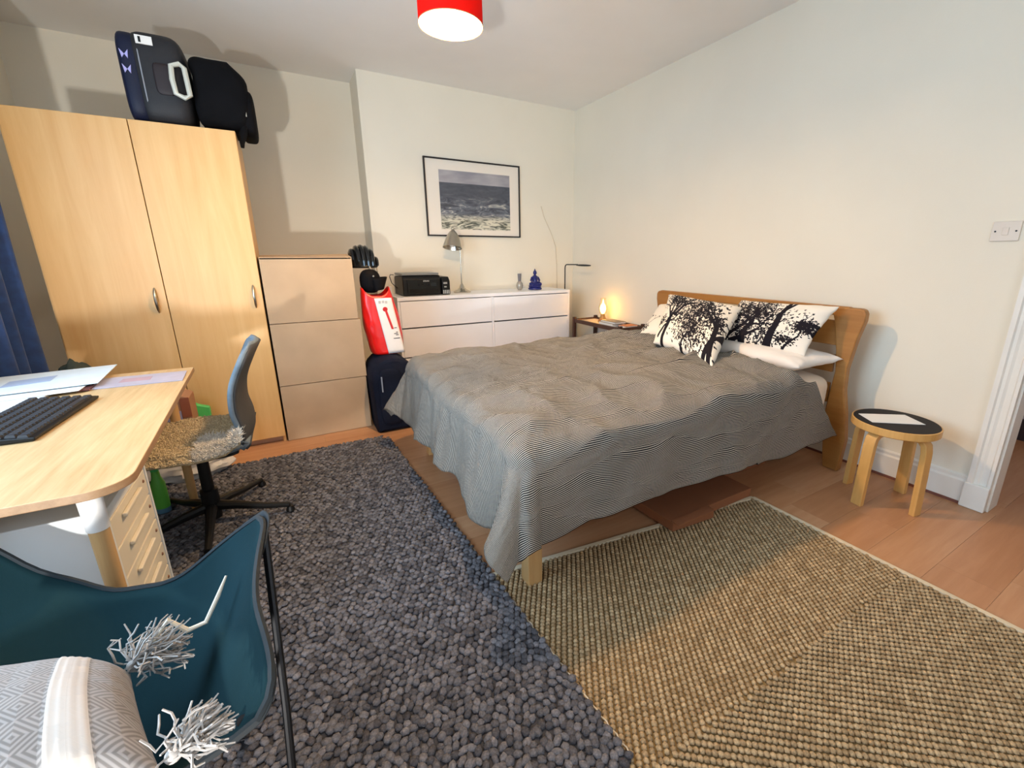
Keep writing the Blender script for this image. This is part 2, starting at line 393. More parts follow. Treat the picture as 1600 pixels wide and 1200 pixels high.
# ------------------------------------------------------------------ picture
PX0, PX1, PZ0, PZ1 = -1.664, -0.681, 1.434, 2.127
pic = thing('framed_picture', 'black-framed grey seascape print with wide cream mount on the chimney wall', 'picture', ((PX0 + PX1) / 2, 0, PZ0))
ft = 0.013
for a in ((PX0, PX1, PZ0, PZ0 + ft), (PX0, PX1, PZ1 - ft, PZ1), (PX0, PX0 + ft, PZ0 + ft, PZ1 - ft), (PX1 - ft, PX1, PZ0 + ft, PZ1 - ft)):
    obj('frame', MB().box(a[0], a[1], -0.022, -0.001, a[2], a[3]), M_frame, pic)
obj('mount', MB().box(PX0 + ft, PX1 - ft, -0.012, -0.003, PZ0 + ft, PZ1 - ft), M_mat, pic)
def sea_mat():
    s = NT('grey_seascape_print')
    tc = s.node('ShaderNodeTexCoord'); sp = s.node('ShaderNodeSeparateXYZ'); s.link(tc.outputs['Generated'], sp.inputs[0])
    mp = s.node('ShaderNodeMapping'); mp.inputs['Scale'].default_value = (5, 1, 13); s.link(tc.outputs['Generated'], mp.inputs['Vector'])
    nz = s.node('ShaderNodeTexNoise', i_Scale=1.0, i_Detail=7.0, i_Roughness=0.65, i_Distortion=1.2); s.link(mp.outputs[0], nz.inputs['Vector'])
    sea = s.ramp(nz.outputs['Fac'], [(0.36, srgb('#343842')), (0.48, srgb('#5a606b')), (0.56, srgb('#747983')), (0.63, srgb('#c9c7bb'))])
    n2 = s.node('ShaderNodeTexNoise', i_Scale=0.35, i_Detail=4.0); s.link(mp.outputs[0], n2.inputs['Vector'])
    sky = s.ramp(n2.outputs['Fac'], [(0.35, srgb('#8d8b93')), (0.65, srgb('#b3b0b3'))])
    far = s.ramp(nz.outputs['Fac'], [(0.3, srgb('#40454f')), (0.7, srgb('#565b66'))])
    g1 = s.node('ShaderNodeMapRange', i_1=0.35, i_2=0.62); s.link(sp.outputs['Z'], g1.inputs[0])
    m1 = s.node('ShaderNodeMix'); m1.data_type = 'RGBA'; s.link(g1.outputs[0], m1.inputs[0]); s.link(sea, m1.inputs[6]); s.link(far, m1.inputs[7])
    g2 = s.node('ShaderNodeMapRange', i_1=0.79, i_2=0.80); s.link(sp.outputs['Z'], g2.inputs[0])
    m2 = s.node('ShaderNodeMix'); m2.data_type = 'RGBA'; s.link(g2.outputs[0], m2.inputs[0]); s.link(m1.outputs[2], m2.inputs[6]); s.link(sky, m2.inputs[7])
    # foam in the foreground
    n3 = s.node('ShaderNodeTexNoise', i_Scale=1.3, i_Detail=6.0, i_Distortion=2.0); s.link(mp.outputs[0], n3.inputs['Vector'])
    fo = s.ramp(n3.outputs['Fac'], [(0.40, srgb('#55584f')), (0.56, srgb('#d5d1bd'))])
    g3 = s.node('ShaderNodeMapRange', i_1=0.28, i_2=0.16); s.link(sp.outputs['Z'], g3.inputs[0])
    m3 = s.node('ShaderNodeMix'); m3.data_type = 'RGBA'; s.link(g3.outputs[0], m3.inputs[0]); s.link(m2.outputs[2], m3.inputs[6]); s.link(fo, m3.inputs[7])
    s.link(m3.outputs[2], s.b.inputs['Base Color']); s.b.inputs['Roughness'].default_value = 0.5
    return s.m
obj('print', MB().box(-1.525, -0.795, -0.0135, -0.012, 1.500, 2.028), sea_mat(), pic)

# ------------------------------------------------------------------ chest of drawers
DX0, DX1, DF, DZ = -2.091, -0.340, -0.453, 0.909
ch = thing('chest_of_drawers', 'wide white six-drawer chest standing against the chimney wall below the picture', 'chest of drawers', ((DX0 + DX1) / 2, -0.23, 0))
obj('top', MB().box(DX0, DX1, DF - 0.004, -0.004, DZ - 0.03, DZ), M_dress, ch, bevel=0.002)
for a in (DX0, DX1 - 0.02, (DX0 + DX1) / 2 - 0.01):
    obj('side_panel', MB().box(a, a + 0.02, DF, -0.006, 0, DZ - 0.031), M_dress, ch, bevel=0.001)
obj('back_panel', MB().box(DX0 + 0.021, DX1 - 0.021, -0.03, -0.022, 0.0, DZ - 0.032), M_dress, ch)
obj('base', MB().box(DX0 + 0.021, DX1 - 0.021, DF + 0.03, -0.032, 0.0, 0.06), M_dress, ch)
mid = (DX0 + DX1) / 2
for (a, b) in ((DX0 + 0.022, mid - 0.012), (mid + 0.012, DX1 - 0.022)):
    for (z0, z1) in ((0.646, 0.872), (0.386, 0.634), (0.075, 0.374)):
        d = obj('drawer', MB().box(a, b, DF - 0.001, DF + 0.018, z0, z1), M_dress, ch, bevel=0.0015)
        obj('drawer_box', MB().box(a + 0.01, b - 0.01, DF + 0.019, -0.06, z0 + 0.01, z1 - 0.05), M_dress, d)

# printer
pr = thing('printer', 'black ink-tank printer with grey lid on the left end of the white chest', 'printer', (-1.80, -0.22, DZ))
P0, P1, PF, PB = -2.015, -1.60, -0.385, -0.05
body = MB().prism([(PF + 0.012, DZ + 0.004), (PB, DZ + 0.004), (PB, DZ + 0.165), (PF + 0.045, DZ + 0.175), (PF + 0.012, DZ + 0.150)], P0, P1 - 0.075, 'x')
obj('body', body, M_black, pr, bevel=0.012, seg=3)
obj('scanner_lid', MB().box(P0 + 0.004, P1 - 0.085, PF + 0.04, PB, DZ + 0.176, DZ + 0.196), plain('grey_lid', '#7d8080', 0.35), pr, bevel=0.006)
obj('front_panel', MB().box(P0 + 0.035, P1 - 0.09, PF, PF + 0.014, DZ + 0.02, DZ + 0.145), M_bgloss, pr, bevel=0.006)
obj('output_slot', MB().box(P0 + 0.05, P1 - 0.11, PF - 0.004, PF, DZ + 0.028, DZ + 0.062), plain('slot_black', '#050505', 0.9), pr, bevel=0.002)
tk = obj('ink_tank_unit', MB().prism([(PF - 0.006, DZ + 0.004), (PB, DZ + 0.004), (PB, DZ + 0.16), (PF + 0.03, DZ + 0.16), (PF - 0.006, DZ + 0.125)], P1 - 0.075, P1, 'x'), M_black, pr, bevel=0.008)
for k in range(4): obj('ink_window', MB().box(P1 - 0.068 + k * 0.016, P1 - 0.058 + k * 0.016, PF - 0.009, PF - 0.006, DZ + 0.012, DZ + 0.045), plain('ink_window_grey', '#a9acab', 0.3), tk)
obj('badge', MB().box(P1 - 0.062, P1 - 0.028, PF - 0.009, PF - 0.006, DZ + 0.098, DZ + 0.114), plain('badge_grey', '#9ea09e', 0.4), tk)
obj('badge', MB().box(P1 - 0.056, P1 - 0.034, PF - 0.009, PF - 0.006, DZ + 0.067, DZ + 0.079), plain('badge_grey', '#9ea09e', 0.4), tk)
text('lettering', 'EPSON', 0.017, plain('print_white', '#dfe0df', 0.5), pr, (-1.815, PF - 0.003, DZ + 0.128), (1, 0, 0), (0, 0, 1))
for k, r in ((-1.88, 0.009), (-1.845, 0.005), (-1.80, 0.011)):
    obj('button', MB().lathe([(0, 0), (r, 0), (r * 0.8, 0.002), (0, 0.002)], (k, PF, DZ + 0.098), 16, (0, -1, 0)), M_black, pr)
obj('display', MB().box(-1.775, -1.725, PF - 0.002, PF, DZ + 0.083, DZ + 0.113), plain('display_dark', '#1f2326', 0.2), pr)
obj('power_cord', MB().tube([(-2.03, -0.10, 1.086), (-2.07, -0.16, 1.090), (-2.085, -0.20, 1.075), (-2.075, -0.22, 1.02), (-2.04, -0.2, 0.985), (-2.018, -0.18, 0.97)], 0.0035, 8), M_black, pr)
ad = thing('power_adapter', 'small white plug-in adapter behind the printer at the left end of chest', 'adapter', (-2.06, -0.04, DZ))
obj('body', MB().box(-2.088, -2.045, -0.06, -0.02, DZ, DZ + 0.07), M_white, ad, bevel=0.006)
obj('plug', MB().box(-2.078, -2.055, -0.02, -0.006, DZ + 0.03, DZ + 0.05), M_white, ad, bevel=0.003)

# desk lamp with steel shade
LX, LY = -1.42, -0.20
dl = thing('desk_lamp', 'chrome desk lamp with conical steel shade standing between printer and vase', 'lamp', (LX, LY, DZ))
obj('base', MB().lathe([(0, 0), (0.082, 0), (0.084, 0.008), (0.070, 0.018), (0.045, 0.028), (0.028, 0.045), (0.018, 0.070), (0.009, 0.085), (0, 0.086)], (LX, LY, DZ), 40), M_chrome, dl)
obj('pole', MB().tube([(LX, LY, DZ + 0.08), (LX, LY, DZ + 0.25), (LX, LY, DZ + 0.405)], 0.006, 12), M_chrome, dl)
obj('swivel_joint', MB().ball((LX, LY, DZ + 0.41), 0.014).tube([(LX, LY, DZ + 0.41), (LX - 0.03, LY - 0.01, DZ + 0.44)], 0.006, 8), M_chrome, dl)
ax = Vector((-0.18, -0.22, -1)).normalized(); apex = Vector((LX - 0.055, LY + 0.01, DZ + 0.575))
sh = obj('lamp_shade', MB().lathe([(0.0, 0), (0.014, 0.0), (0.020, 0.012), (0.030, 0.02), (0.050, 0.050), (0.066, 0.090), (0.078, 0.135), (0.088, 0.168), (0.085, 0.168), (0.075, 0.135), (0.063, 0.090), (0.046, 0.050), (0.0, 0.02)], apex, 40, ax), M_steel, dl)
obj('finial', MB().ball(apex + Vector((0, 0, 0.012)), 0.012), M_chrome, sh)
obj('bulb', MB().ball(apex + ax * 0.125, 0.033), plain('frosted_bulb', '#f1efe9', 0.3), dl)

# vase and seated figure
vs = thing('bud_vase', 'small grey bottle vase with round glass belly beside the blue statuette', 'vase', (-0.815, -0.24, DZ))
obj('belly', MB().lathe([(0, 0), (0.018, 0), (0.030, 0.02), (0.036, 0.045), (0.032, 0.068), (0.020, 0.085), (0.017, 0.09), (0, 0.09)], (-0.815, -0.24, DZ), 28), plain('cut_glass_grey', '#a9a49a', 0.12, 0.4), vs)
obj('neck', MB().lathe([(0.016, 0.088), (0.018, 0.12), (0.020, 0.165), (0.016, 0.165), (0.014, 0.12)], (-0.815, -0.24, DZ), 24), plain('grey_ceramic', '#6d6a70', 0.4), vs)
BX, BY = -0.640, -0.25
bd = thing('buddha_statuette', 'small cobalt blue seated buddha statuette on the right end of chest', 'statuette', (BX, BY, DZ))
obj('lotus_base', MB().lathe([(0, 0), (0.066, 0), (0.072, 0.008), (0.070, 0.018), (0.060, 0.024), (0.068, 0.034), (0.062, 0.044), (0, 0.044)], (BX, BY, DZ), 28), M_blueglass, bd)
leg = MB()
for s_ in (-1, 1):
    leg.tube([(BX + s_ * 0.012, BY + 0.005, DZ + 0.060), (BX + s_ * 0.055, BY - 0.012, DZ + 0.058), (BX + s_ * 0.050, BY - 0.035, DZ + 0.056), (BX - s_ * 0.02, BY - 0.040, DZ + 0.055)], [0.020, 0.019, 0.015, 0.010], 10)
obj('crossed_legs', leg, M_blueglass, bd)
obj('torso', MB().lathe([(0, 0.044), (0.034, 0.046), (0.036, 0.065), (0.028, 0.090), (0.034, 0.115), (0.036, 0.128), (0.020, 0.142), (0.011, 0.148), (0.010, 0.155), (0, 0.156)], (BX, BY, DZ), 24), M_blueglass, bd)
arm = MB()
for s_ in (-1, 1):
    arm.tube([(BX + s_ * 0.034, BY, DZ + 0.126), (BX + s_ * 0.050, BY - 0.004, DZ + 0.095), (BX + s_ * 0.036, BY - 0.022, DZ + 0.076), (BX + s_ * 0.008, BY - 0.034, DZ + 0.074)], [0.011, 0.011, 0.009, 0.008], 10)
obj('arms', arm, M_blueglass, bd)
obj('head', MB().lathe([(0, 0.150), (0.014, 0.153), (0.019, 0.166), (0.019, 0.176), (0.014, 0.188), (0.009, 0.192), (0.009, 0.198), (0.004, 0.206), (0, 0.216)], (BX, BY, DZ), 24), M_blueglass, bd)

# reading lamp behind the chest
rl = thing('reading_lamp', 'slim black floor reading lamp with thin horizontal arm in the corner', 'lamp', (-0.17, -0.10, 0))
obj('base', MB().lathe([(0, 0), (0.11, 0), (0.11, 0.012), (0.0, 0.016)], (-0.17, -0.13, 0), 32), M_dmetal, rl)
arc = [(-0.17, -0.10, 0.012), (-0.17, -0.10, 0.6), (-0.17, -0.10, 1.12)] + [(-0.17, -0.10 - 0.035 * (1 - math.cos(t)), 1.12 + 0.035 * math.sin(t)) for t in (0.5, 1.0, 1.57)] + [(-0.17, -0.345, 1.158)]
obj('pole', MB().tube(arc, 0.006, 10), M_dmetal, rl)
hd = obj('lamp_head', MB().grid(lambda u, v: (-0.17 + 0.026 * math.cos(2 * PI * u) * math.sin(PI * v) ** 0.6, -0.45 + (-0.125 * math.cos(PI * v)), 1.152 + 0.010 * math.sin(2 * PI * u) * math.sin(PI * v) ** 0.6), 20, 16), M_dmetal, rl)

# ------------------------------------------------------------------ bedside table (dark tray stand) and what stands on it
ns = thing('bedside_table', 'dark brown wooden tray stand in the corner between chest and bed', 'bedside table', (-0.17, -0.86, 0))
NX0, NX1, NY0, NY1, NZ = -0.305, -0.03, -1.24, -0.50, 0.605
for x_ in (NX0, NX1):
    for y_ in (NY0, NY1):
        obj('leg', MB().box(x_ - 0.016, x_ + 0.016, y_ - 0.016, y_ + 0.016, 0, NZ + 0.022), M_darkwood, ns, bevel=0.004)
for a in ((NX0 - 0.010, NX0 + 0.010, NY0 + 0.017, NY1 - 0.017), (NX1 - 0.010, NX1 + 0.010, NY0 + 0.017, NY1 - 0.017), (NX0 + 0.017, NX1 - 0.017, NY0 - 0.010, NY0 + 0.010), (NX0 + 0.017, NX1 - 0.017, NY1 - 0.010, NY1 + 0.010)):
    obj('rail', MB().box(a[0], a[1], a[2], a[3], NZ - 0.035, NZ + 0.004), M_darkwood, ns, bevel=0.003)
    obj('lower_rail', MB().box(a[0], a[1], a[2], a[3], 0.16, 0.185), M_darkwood, ns, bevel=0.003)
obj('tray', MB().box(NX0 + 0.011, NX1 - 0.011, NY0 + 0.011, NY1 - 0.011, NZ - 0.022, NZ - 0.012), plain('cream_tray', '#cdb99f', 0.6), ns)
tz = NZ - 0.012
bl = thing('bedside_lamp', 'lit amber glass lamp with clear chimney on the bedside table', 'lamp', (-0.135, -0.76, tz))
obj('base', MB().lathe([(0, 0), (0.048, 0), (0.050, 0.010), (0.036, 0.035), (0.024, 0.060), (0.022, 0.085), (0.0, 0.085)], (-0.135, -0.76, tz), 28), plain('bronze_base', '#a07c4a', 0.4, 0.3), bl)
obj('bulb', MB().lathe([(0, 0.087), (0.014, 0.090), (0.026, 0.115), (0.030, 0.140), (0.024, 0.168), (0.010, 0.190), (0.004, 0.22), (0.0, 0.235)], (-0.135, -0.76, tz), 28), emit('lit_bulb_amber', '#ffc05a', 75.0), bl)
s = NT('chimney_glass'); s.b.inputs['Transmission Weight'].default_value = 1; s.b.inputs['Roughness'].default_value = 0.02; s.b.inputs['IOR'].default_value = 1.05; s.b.inputs['Base Color'].default_value = (1, 0.95, 0.85, 1)
obj('glass_chimney', MB().lathe([(0.034, 0.088), (0.044, 0.125), (0.044, 0.155), (0.030, 0.200), (0.026, 0.245), (0.025, 0.245), (0.029, 0.200), (0.043, 0.155), (0.043, 0.125), (0.033, 0.088)], (-0.135, -0.76, tz), 28), s.m, bl)
def book(name, label, x0, x1, y0, y1, z0, z1, mat, grp=None):
    b = thing(name, label, 'book', ((x0 + x1) / 2, (y0 + y1) / 2, z0), grp)
    obj('pages', MB().box(x0 + 0.003, x1 - 0.003, y0 + 0.003, y1 - 0.001, z0 + 0.003, z1 - 0.003), M_paper, b)
    obj('cover', MB().box(x0, x1, y0, y1, z0, z0 + 0.0025).box(x0, x1, y0, y1, z1 - 0.0025, z1).box(x0, x1, y1 - 0.001, y1 + 0.0015, z0, z1), mat, b)
    return b
book('paperback', 'thick cream paperback lying under another book on the bedside table', -0.275, -0.13, -1.09, -0.88, tz, tz + 0.032, plain('book_cream', '#cfc0a6', 0.6))
book('paperback', 'thin dark-edged book topmost of the pair beside the bedside lamp', -0.27, -0.135, -1.12, -0.90, tz + 0.0325, tz + 0.05, plain('book_taupe', '#8d7f6c', 0.6))
book('paperback', 'orange covered book at the bed end of the bedside table', -0.22, -0.07, -1.215, -1.115, tz, tz + 0.022, plain('book_orange', '#e08a52', 0.6))
rb = thing('trinket', 'small orange trinket beside the lit lamp on bedside table', 'ornament', (-0.22, -0.845, tz))
obj('bead', MB().ball((-0.22, -0.845, tz + 0.014), 0.014), plain('orange_bead', '#c96c32', 0.4), rb)
obj('ring', MB().tube([(-0.22 + 0.017 * math.cos(t), -0.845, tz + 0.036 + 0.010 * math.sin(t)) for t in [k * PI / 6 for k in range(12)]], 0.0035, 6, closed=True), plain('orange_bead', '#c96c32', 0.4), rb)

# ------------------------------------------------------------------ wardrobe
WF, WR, WT, WD = -0.948, -3.027, 1.956, 0.474
WL = WR - 2 * WD - 0.012
wd = thing('wardrobe', 'tall pale birch two-door wardrobe standing left of the cardboard boxes', 'wardrobe', ((WL + WR) / 2, -0.65, 0))
obj('carcass', MB().box(WL, WL + 0.018, WF + 0.022, -0.36, 0, WT).box(WR - 0.018, WR, WF + 0.022, -0.36, 0, WT).box(WL + 0.018, WR - 0.018, WF + 0.022, -0.36, WT - 0.02, WT).box(WL + 0.018, WR - 0.018, WF + 0.022, -0.36, 0.06, 0.08).box(WL + 0.018, WR - 0.018, -0.366, -0.36, 0.08, WT - 0.02), M_ward, wd)
obj('plinth', MB().box(WL + 0.018, WR - 0.018, WF + 0.05, WF + 0.066, 0, 0.06), plain('plinth_pink_birch', '#c9a387', 0.5), wd)
for k, x1 in enumerate((WR - WD - 0.003, WR - 0.001)):
    d = obj('door', MB().box(x1 - WD + 0.002, x1, WF, WF + 0.019, 0.045, WT + 0.001), M_ward, wd, bevel=0.0015)
    hx = (-3.548, -3.070)[k] + 0.0
    obj('handle', MB().tube([(hx, WF - 0.001, 0.935), (hx, WF - 0.018, 0.955), (hx, WF - 0.030, 1.005), (hx, WF - 0.018, 1.055), (hx, WF - 0.001, 1.075)], [0.004, 0.007, 0.008, 0.007, 0.004], 10), M_steel, d)

# suitcases on the wardrobe
sc1 = thing('hard_suitcase', 'dark grey hard-shell suitcase with navy side and pale handle on the wardrobe', 'suitcase', (-3.36, -0.72, WT))
def roundbox(c, sx, sy, sz, r, n=16, taper=0.0):
    """superellipsoid-ish soft box"""
    cx, cy, cz = c
    def f(u, v):
        a = 2 * PI * u; b = PI * (v - 0.5)
        def se(t, e): return math.copysign(abs(t) ** e, t)
        k = 1 - taper * (math.sin(b) * 0.5 + 0.5)
        return (cx + sx / 2 * se(math.cos(b), r) * se(math.cos(a), r) * k, cy + sy / 2 * se(math.cos(b), r) * se(math.sin(a), r) * k, cz + sz / 2 * se(math.sin(b), r))
    return MB().grid(f, n * 2, n)
obj('shell', roundbox((-3.335, -0.72, WT + 0.235), 0.25, 0.36, 0.465, 0.42, 20), plain('charcoal_shell', '#26272b', 0.5, spec=0.25, var=0.1, bump=0.25, bscale=300), sc1)
obj('side_shell', roundbox((-3.452, -0.72, WT + 0.230), 0.10, 0.35, 0.45, 0.42, 16), M_navyc, sc1, label='navy blue side shell')
obj('zip_line', MB().tube([(-3.405, -0.72 + 0.176 * math.copysign(abs(math.cos(t)) ** 0.5, math.cos(t)), WT + 0.235 + 0.222 * math.copysign(abs(math.sin(t)) ** 0.5, math.sin(t))) for t in [k * PI / 24 for k in range(48)]], 0.004, 6, closed=True), plain('zip_grey', '#8b8f98', 0.4), sc1)
hdl = obj('handle', MB().tube([(-3.235, -0.925, WT + 0.145), (-3.27, -0.93, WT + 0.16), (-3.275, -0.935, WT + 0.225), (-3.27, -0.93, WT + 0.295), (-3.235, -0.925, WT + 0.31), (-3.215, -0.92, WT + 0.295), (-3.21, -0.92, WT + 0.16)], 0.013, 8, closed=True), plain('pale_handle', '#c5c6ba', 0.4), sc1, label='pale grey carry handle')
obj('handle_recess', roundbox((-3.315, -0.893, WT + 0.23), 0.085, 0.03, 0.155, 0.4, 10), plain('dark_maroon_recess', '#1c1016', 0.6), sc1)
lb = obj('luggage_label', MB().box(-3.405, -3.335, -0.899, -0.892, WT + 0.385, WT + 0.425), M_paper, sc1)
obj('barcode', MB().box(-3.392, -3.382, -0.901, -0.899, WT + 0.392, WT + 0.418), M_black, lb)
for zz in (0.255, 0.325):
    w_ = MB()
    for s_ in (-1, 1):
        w_.add([(-3.462, -0.896, WT + zz), (-3.462 + s_ * 0.018, -0.900, WT + zz + 0.022), (-3.462 + s_ * 0.012, -0.900, WT + zz - 0.020), (-3.462, -0.892, WT + zz), (-3.462 + s_ * 0.018, -0.894, WT + zz + 0.022), (-3.462 + s_ * 0.012, -0.894, WT + zz - 0.020)], [(0, 1, 2), (3, 5, 4), (0, 3, 4, 1), (1, 4, 5, 2), (2, 5, 3, 0)])
    obj('sticker', w_, plain('violet_sticker', '#a9a8e0', 0.5), sc1)
sc2 = thing('soft_suitcase', 'black soft-sided suitcase overhanging the right end of the wardrobe top', 'suitcase', (-3.08, -0.70, WT))
def soft(u, v):
    a = 2 * PI * u; b = PI * (v - 0.5)
    def se(t, e): return math.copysign(abs(t) ** e, t)
    x = 0.135 * se(math.cos(b), 0.35) * se(math.cos(a), 0.35); y = 0.20 * se(math.cos(b), 0.35) * se(math.sin(a), 0.35); z = 0.185 * se(math.sin(b), 0.35)
    p = Vector((x, y, z)); p += Vector((1, 0, 0)) * 0.02 * noise.noise(p * 9) + Vector((0, 0, 1)) * 0.012 * noise.noise(p * 11)
    if x > 0.05 and z > 0.05: p.z -= (x - 0.05) * 0.9
    return (p.x - 3.068, p.y - 0.70, p.z + WT + 0.205)
obj('body', MB().grid(soft, 48, 30), M_dfab, sc2)
obj('front_pocket', roundbox((-2.955, -0.72, WT + 0.13), 0.09, 0.32, 0.26, 0.45, 14), M_dfab, sc2)
obj('handle', MB().tube([(-3.15, -0.72, WT + 0.385), (-3.14, -0.72, WT + 0.405), (-3.06, -0.72, WT + 0.402), (-3.05, -0.72, WT + 0.380)], 0.009, 8), M_dfab, sc2)
obj('zip_pull', MB().box(-2.962, -2.956, -0.886, -0.880, WT + 0.10, WT + 0.15), M_steel, sc2, bevel=0.001)
obj('strap', MB().tube([(-2.975, -0.86, WT + 0.05), (-2.99, -0.885, WT - 0.0), (-3.002, -0.888, WT - 0.045), (-3.004, -0.888, WT - 0.075)], [0.016, 0.022, 0.014, 0.009], 8), M_dfab, sc2)

# ------------------------------------------------------------------ cardboard boxes
BXR = -2.467; BXL = WR + 0.012
def carton(z0, z1, x1, label, lid=False):
    b = thing('cardboard_box', label, 'box', ((BXL + x1) / 2, -0.72, z0), 'cardboard boxes stacked beside the wardrobe')
    obj('carton_wall', MB().box(BXL, x1, WF, WF + 0.004, z0 + 0.003, z1 - (0.007 if lid else 0)).box(BXL, x1, -0.504, -0.5, z0 + 0.003, z1).box(BXL, BXL + 0.004, WF + 0.004, -0.504, z0 + 0.003, z1).box(x1 - 0.004, x1, WF + 0.004, -0.504, z0 + 0.003, z1), M_card, b)
    obj('carton_bottom', MB().box(BXL + 0.004, x1 - 0.004, WF + 0.004, -0.504, z0 + 0.003, z0 + 0.007), M_card, b)
    m = (WF - 0.5) / 2
    if lid:
        obj('flap', MB().add([(BXL, WF, z1), (x1, WF, z1 + 0.001), (x1, m, z1 + 0.022), (BXL, m, z1 + 0.014), (BXL, WF, z1 + 0.004), (x1, WF, z1 + 0.005), (x1, m, z1 + 0.026), (BXL, m, z1 + 0.018)], [(0, 1, 2, 3), (4, 7, 6, 5), (0, 4, 5, 1), (1, 5, 6, 2), (2, 6, 7, 3), (3, 7, 4, 0)]), M_card, b)
        obj('flap', MB().add([(BXL, -0.5, z1), (x1, -0.5, z1), (x1, m, z1 + 0.008), (BXL, m, z1 + 0.008), (BXL, -0.5, z1 + 0.004), (x1, -0.5, z1 + 0.004), (x1, m, z1 + 0.012), (BXL, m, z1 + 0.012)], [(0, 3, 2, 1), (4, 5, 6, 7), (0, 1, 5, 4), (1, 2, 6, 5), (2, 3, 7, 6), (3, 0, 4, 7)]), M_card, b)
    else:
        obj('flap', MB().box(BXL + 0.001, x1 - 0.001, WF, m - 0.002, z1, z1 + 0.003), M_card, b)
        obj('flap', MB().box(BXL + 0.001, x1 - 0.001, m + 0.002, -0.5, z1, z1 + 0.003), M_card, b)
    return b
carton(0.0, 0.390, BXR, 'plain brown cardboard box standing on the floor, lowest of the stack')
b2 = carton(0.395, 0.815, BXR + 0.006, 'plain brown cardboard box in the middle of the stack of three')
b3 = carton(0.820, 1.240, BXR - 0.008, 'plain brown cardboard box with lifted flaps, topmost of the stack', True)

# ------------------------------------------------------------------ black case, red bag, cap, helmet in the gap beside the boxes
bc = thing('instrument_case', 'navy black padded carry case standing on the floor between boxes and bed', 'case', (-2.30, -0.98, 0))
def caseprof(w0, h, nx=10):
    pts = []
    for k in range(nx + 1):
        t = PI * k / nx; pts.append((w0 * -math.cos(t), h - 0.17 + 0.17 * math.sin(t) ** 0.8))
    return [(-w0 * 0.9, 0.0)] + pts + [(w0 * 0.9, 0.0)]
m = MB(); pl = caseprof(0.155, 0.555)
lay = [(-1.14, 0.80), (-1.155, 0.93)][::-1] + [(-1.13, 1.0), (-0.98, 1.0), (-0.83, 0.97), (-0.80, 0.85)]
lay = [(-1.150, 0.80), (-1.135, 0.94), (-1.10, 1.0), (-0.95, 1.0), (-0.80, 0.96), (-0.78, 0.85)]
n = len(pl); vv = []
for (yy, sc) in lay:
    for (a, b) in pl: vv.append((-2.305 + a * sc, yy, 0.28 + (b - 0.28) * (0.5 + 0.5 * sc) - 0.0))
ff = [(i * n + k, i * n + (k + 1) % n, (i + 1) * n + (k + 1) % n, (i + 1) * n + k) for i in range(len(lay) - 1) for k in range(n)] + [tuple(range(n)), tuple((len(lay) - 1) * n + k for k in range(n))[::-1]]
zmin = min(v[2] for v in vv)
m.add([(v[0], v[1], (v[2] - zmin) ) for v in vv], ff); m.smooth = True
obj('case_body', m, plain('navy_nylon', '#101626', 0.8, spec=0.12, var=0.2, bump=0.3, bscale=260), bc)
obj('front_pocket', roundbox((-2.335, -1.145, 0.27), 0.17, 0.05, 0.42, 0.5, 14), plain('navy_nylon', '#101626', 0.8, spec=0.12), bc)
obj('zip', MB().tube([(-2.235, -1.153, 0.06), (-2.232, -1.160, 0.25), (-2.24, -1.155, 0.44)], 0.004, 6), M_black, bc)
obj('side_pocket', roundbox((-2.165, -1.02, 0.24), 0.04, 0.22, 0.40, 0.5, 12), M_dfab, bc)
obj('logo_strip', MB().box(-2.400, -2.392, -1.178, -1.170, 0.32, 0.43), plain('logo_grey', '#8b93a1', 0.5), bc)

rb = thing('red_bag', 'glossy red and white vinyl bag standing above the black case', 'bag', (-2.31, -0.90, 0.56))
def bagf(u, v):
    a = 2 * PI * u; z = v
    w0 = 0.112 + 0.020 * math.sin(PI * v) - 0.018 * v; d0 = 0.13 * (1 - v * 0.35)
    def se(t, e): return math.copysign(abs(t) ** e, t)
    x = w0 * se(math.cos(a), 0.6); y_ = d0 * se(math.sin(a), 0.6)
    p = Vector((x, y_, z * 0.47))
    k = 0.012 * noise.noise(Vector((a * 2.2, z * 5, 3)))
    return (-2.31 - 0.045 * (v - 0.5) + x * (1 + k * 4), -0.885 + y_ * (1 + k * 3) , 0.555 + z * 0.45 + (0.03 * math.cos(2 * a) * v))
obj('bag_body', MB().grid(bagf, 48, 24), M_red, rb, solid=0.004)
pan = MB().grid(lambda u, v: (-2.337 + 0.118 * u - 0.045 * (v - 0.5) + 0.012 * (1 - v), bagf(0.75, v * 0.92)[1] - 0.006 - 0.004 * math.sin(PI * u), 0.56 + v * 0.40), 8, 16)
panel = obj('white_panel', pan, plain('white_vinyl', '#e6e3e0', 0.35, bump=0.3, bscale=18), rb, solid=0.002)
def onpan(u, v): p = (-2.337 + 0.118 * u - 0.045 * (v - 0.5) + 0.012 * (1 - v), bagf(0.75, v * 0.92)[1] - 0.0125, 0.56 + v * 0.40); return Vector(p)
obj('printed_circle', MB().lathe([(0, 0), (0.017, 0), (0, 0.001)], onpan(0.46, 0.80), 20, (0, -1, 0)), plain('print_red', '#c41f25', 0.5), panel)
a0, a1 = onpan(0.48, 0.78), onpan(0.60, 0.44)
obj('printed_bar', MB().add([a0 + Vector((-0.008, 0, 0)), a0 + Vector((0.008, 0, 0)), a1 + Vector((0.008, 0, 0)), a1 + Vector((-0.008, 0, 0)), a0 + Vector((-0.008, 0.001, 0)), a0 + Vector((0.008, 0.001, 0)), a1 + Vector((0.008, 0.001, 0)), a1 + Vector((-0.008, 0.001, 0))], [(0, 1, 2, 3), (7, 6, 5, 4)]), plain('print_red', '#c41f25', 0.5), panel)
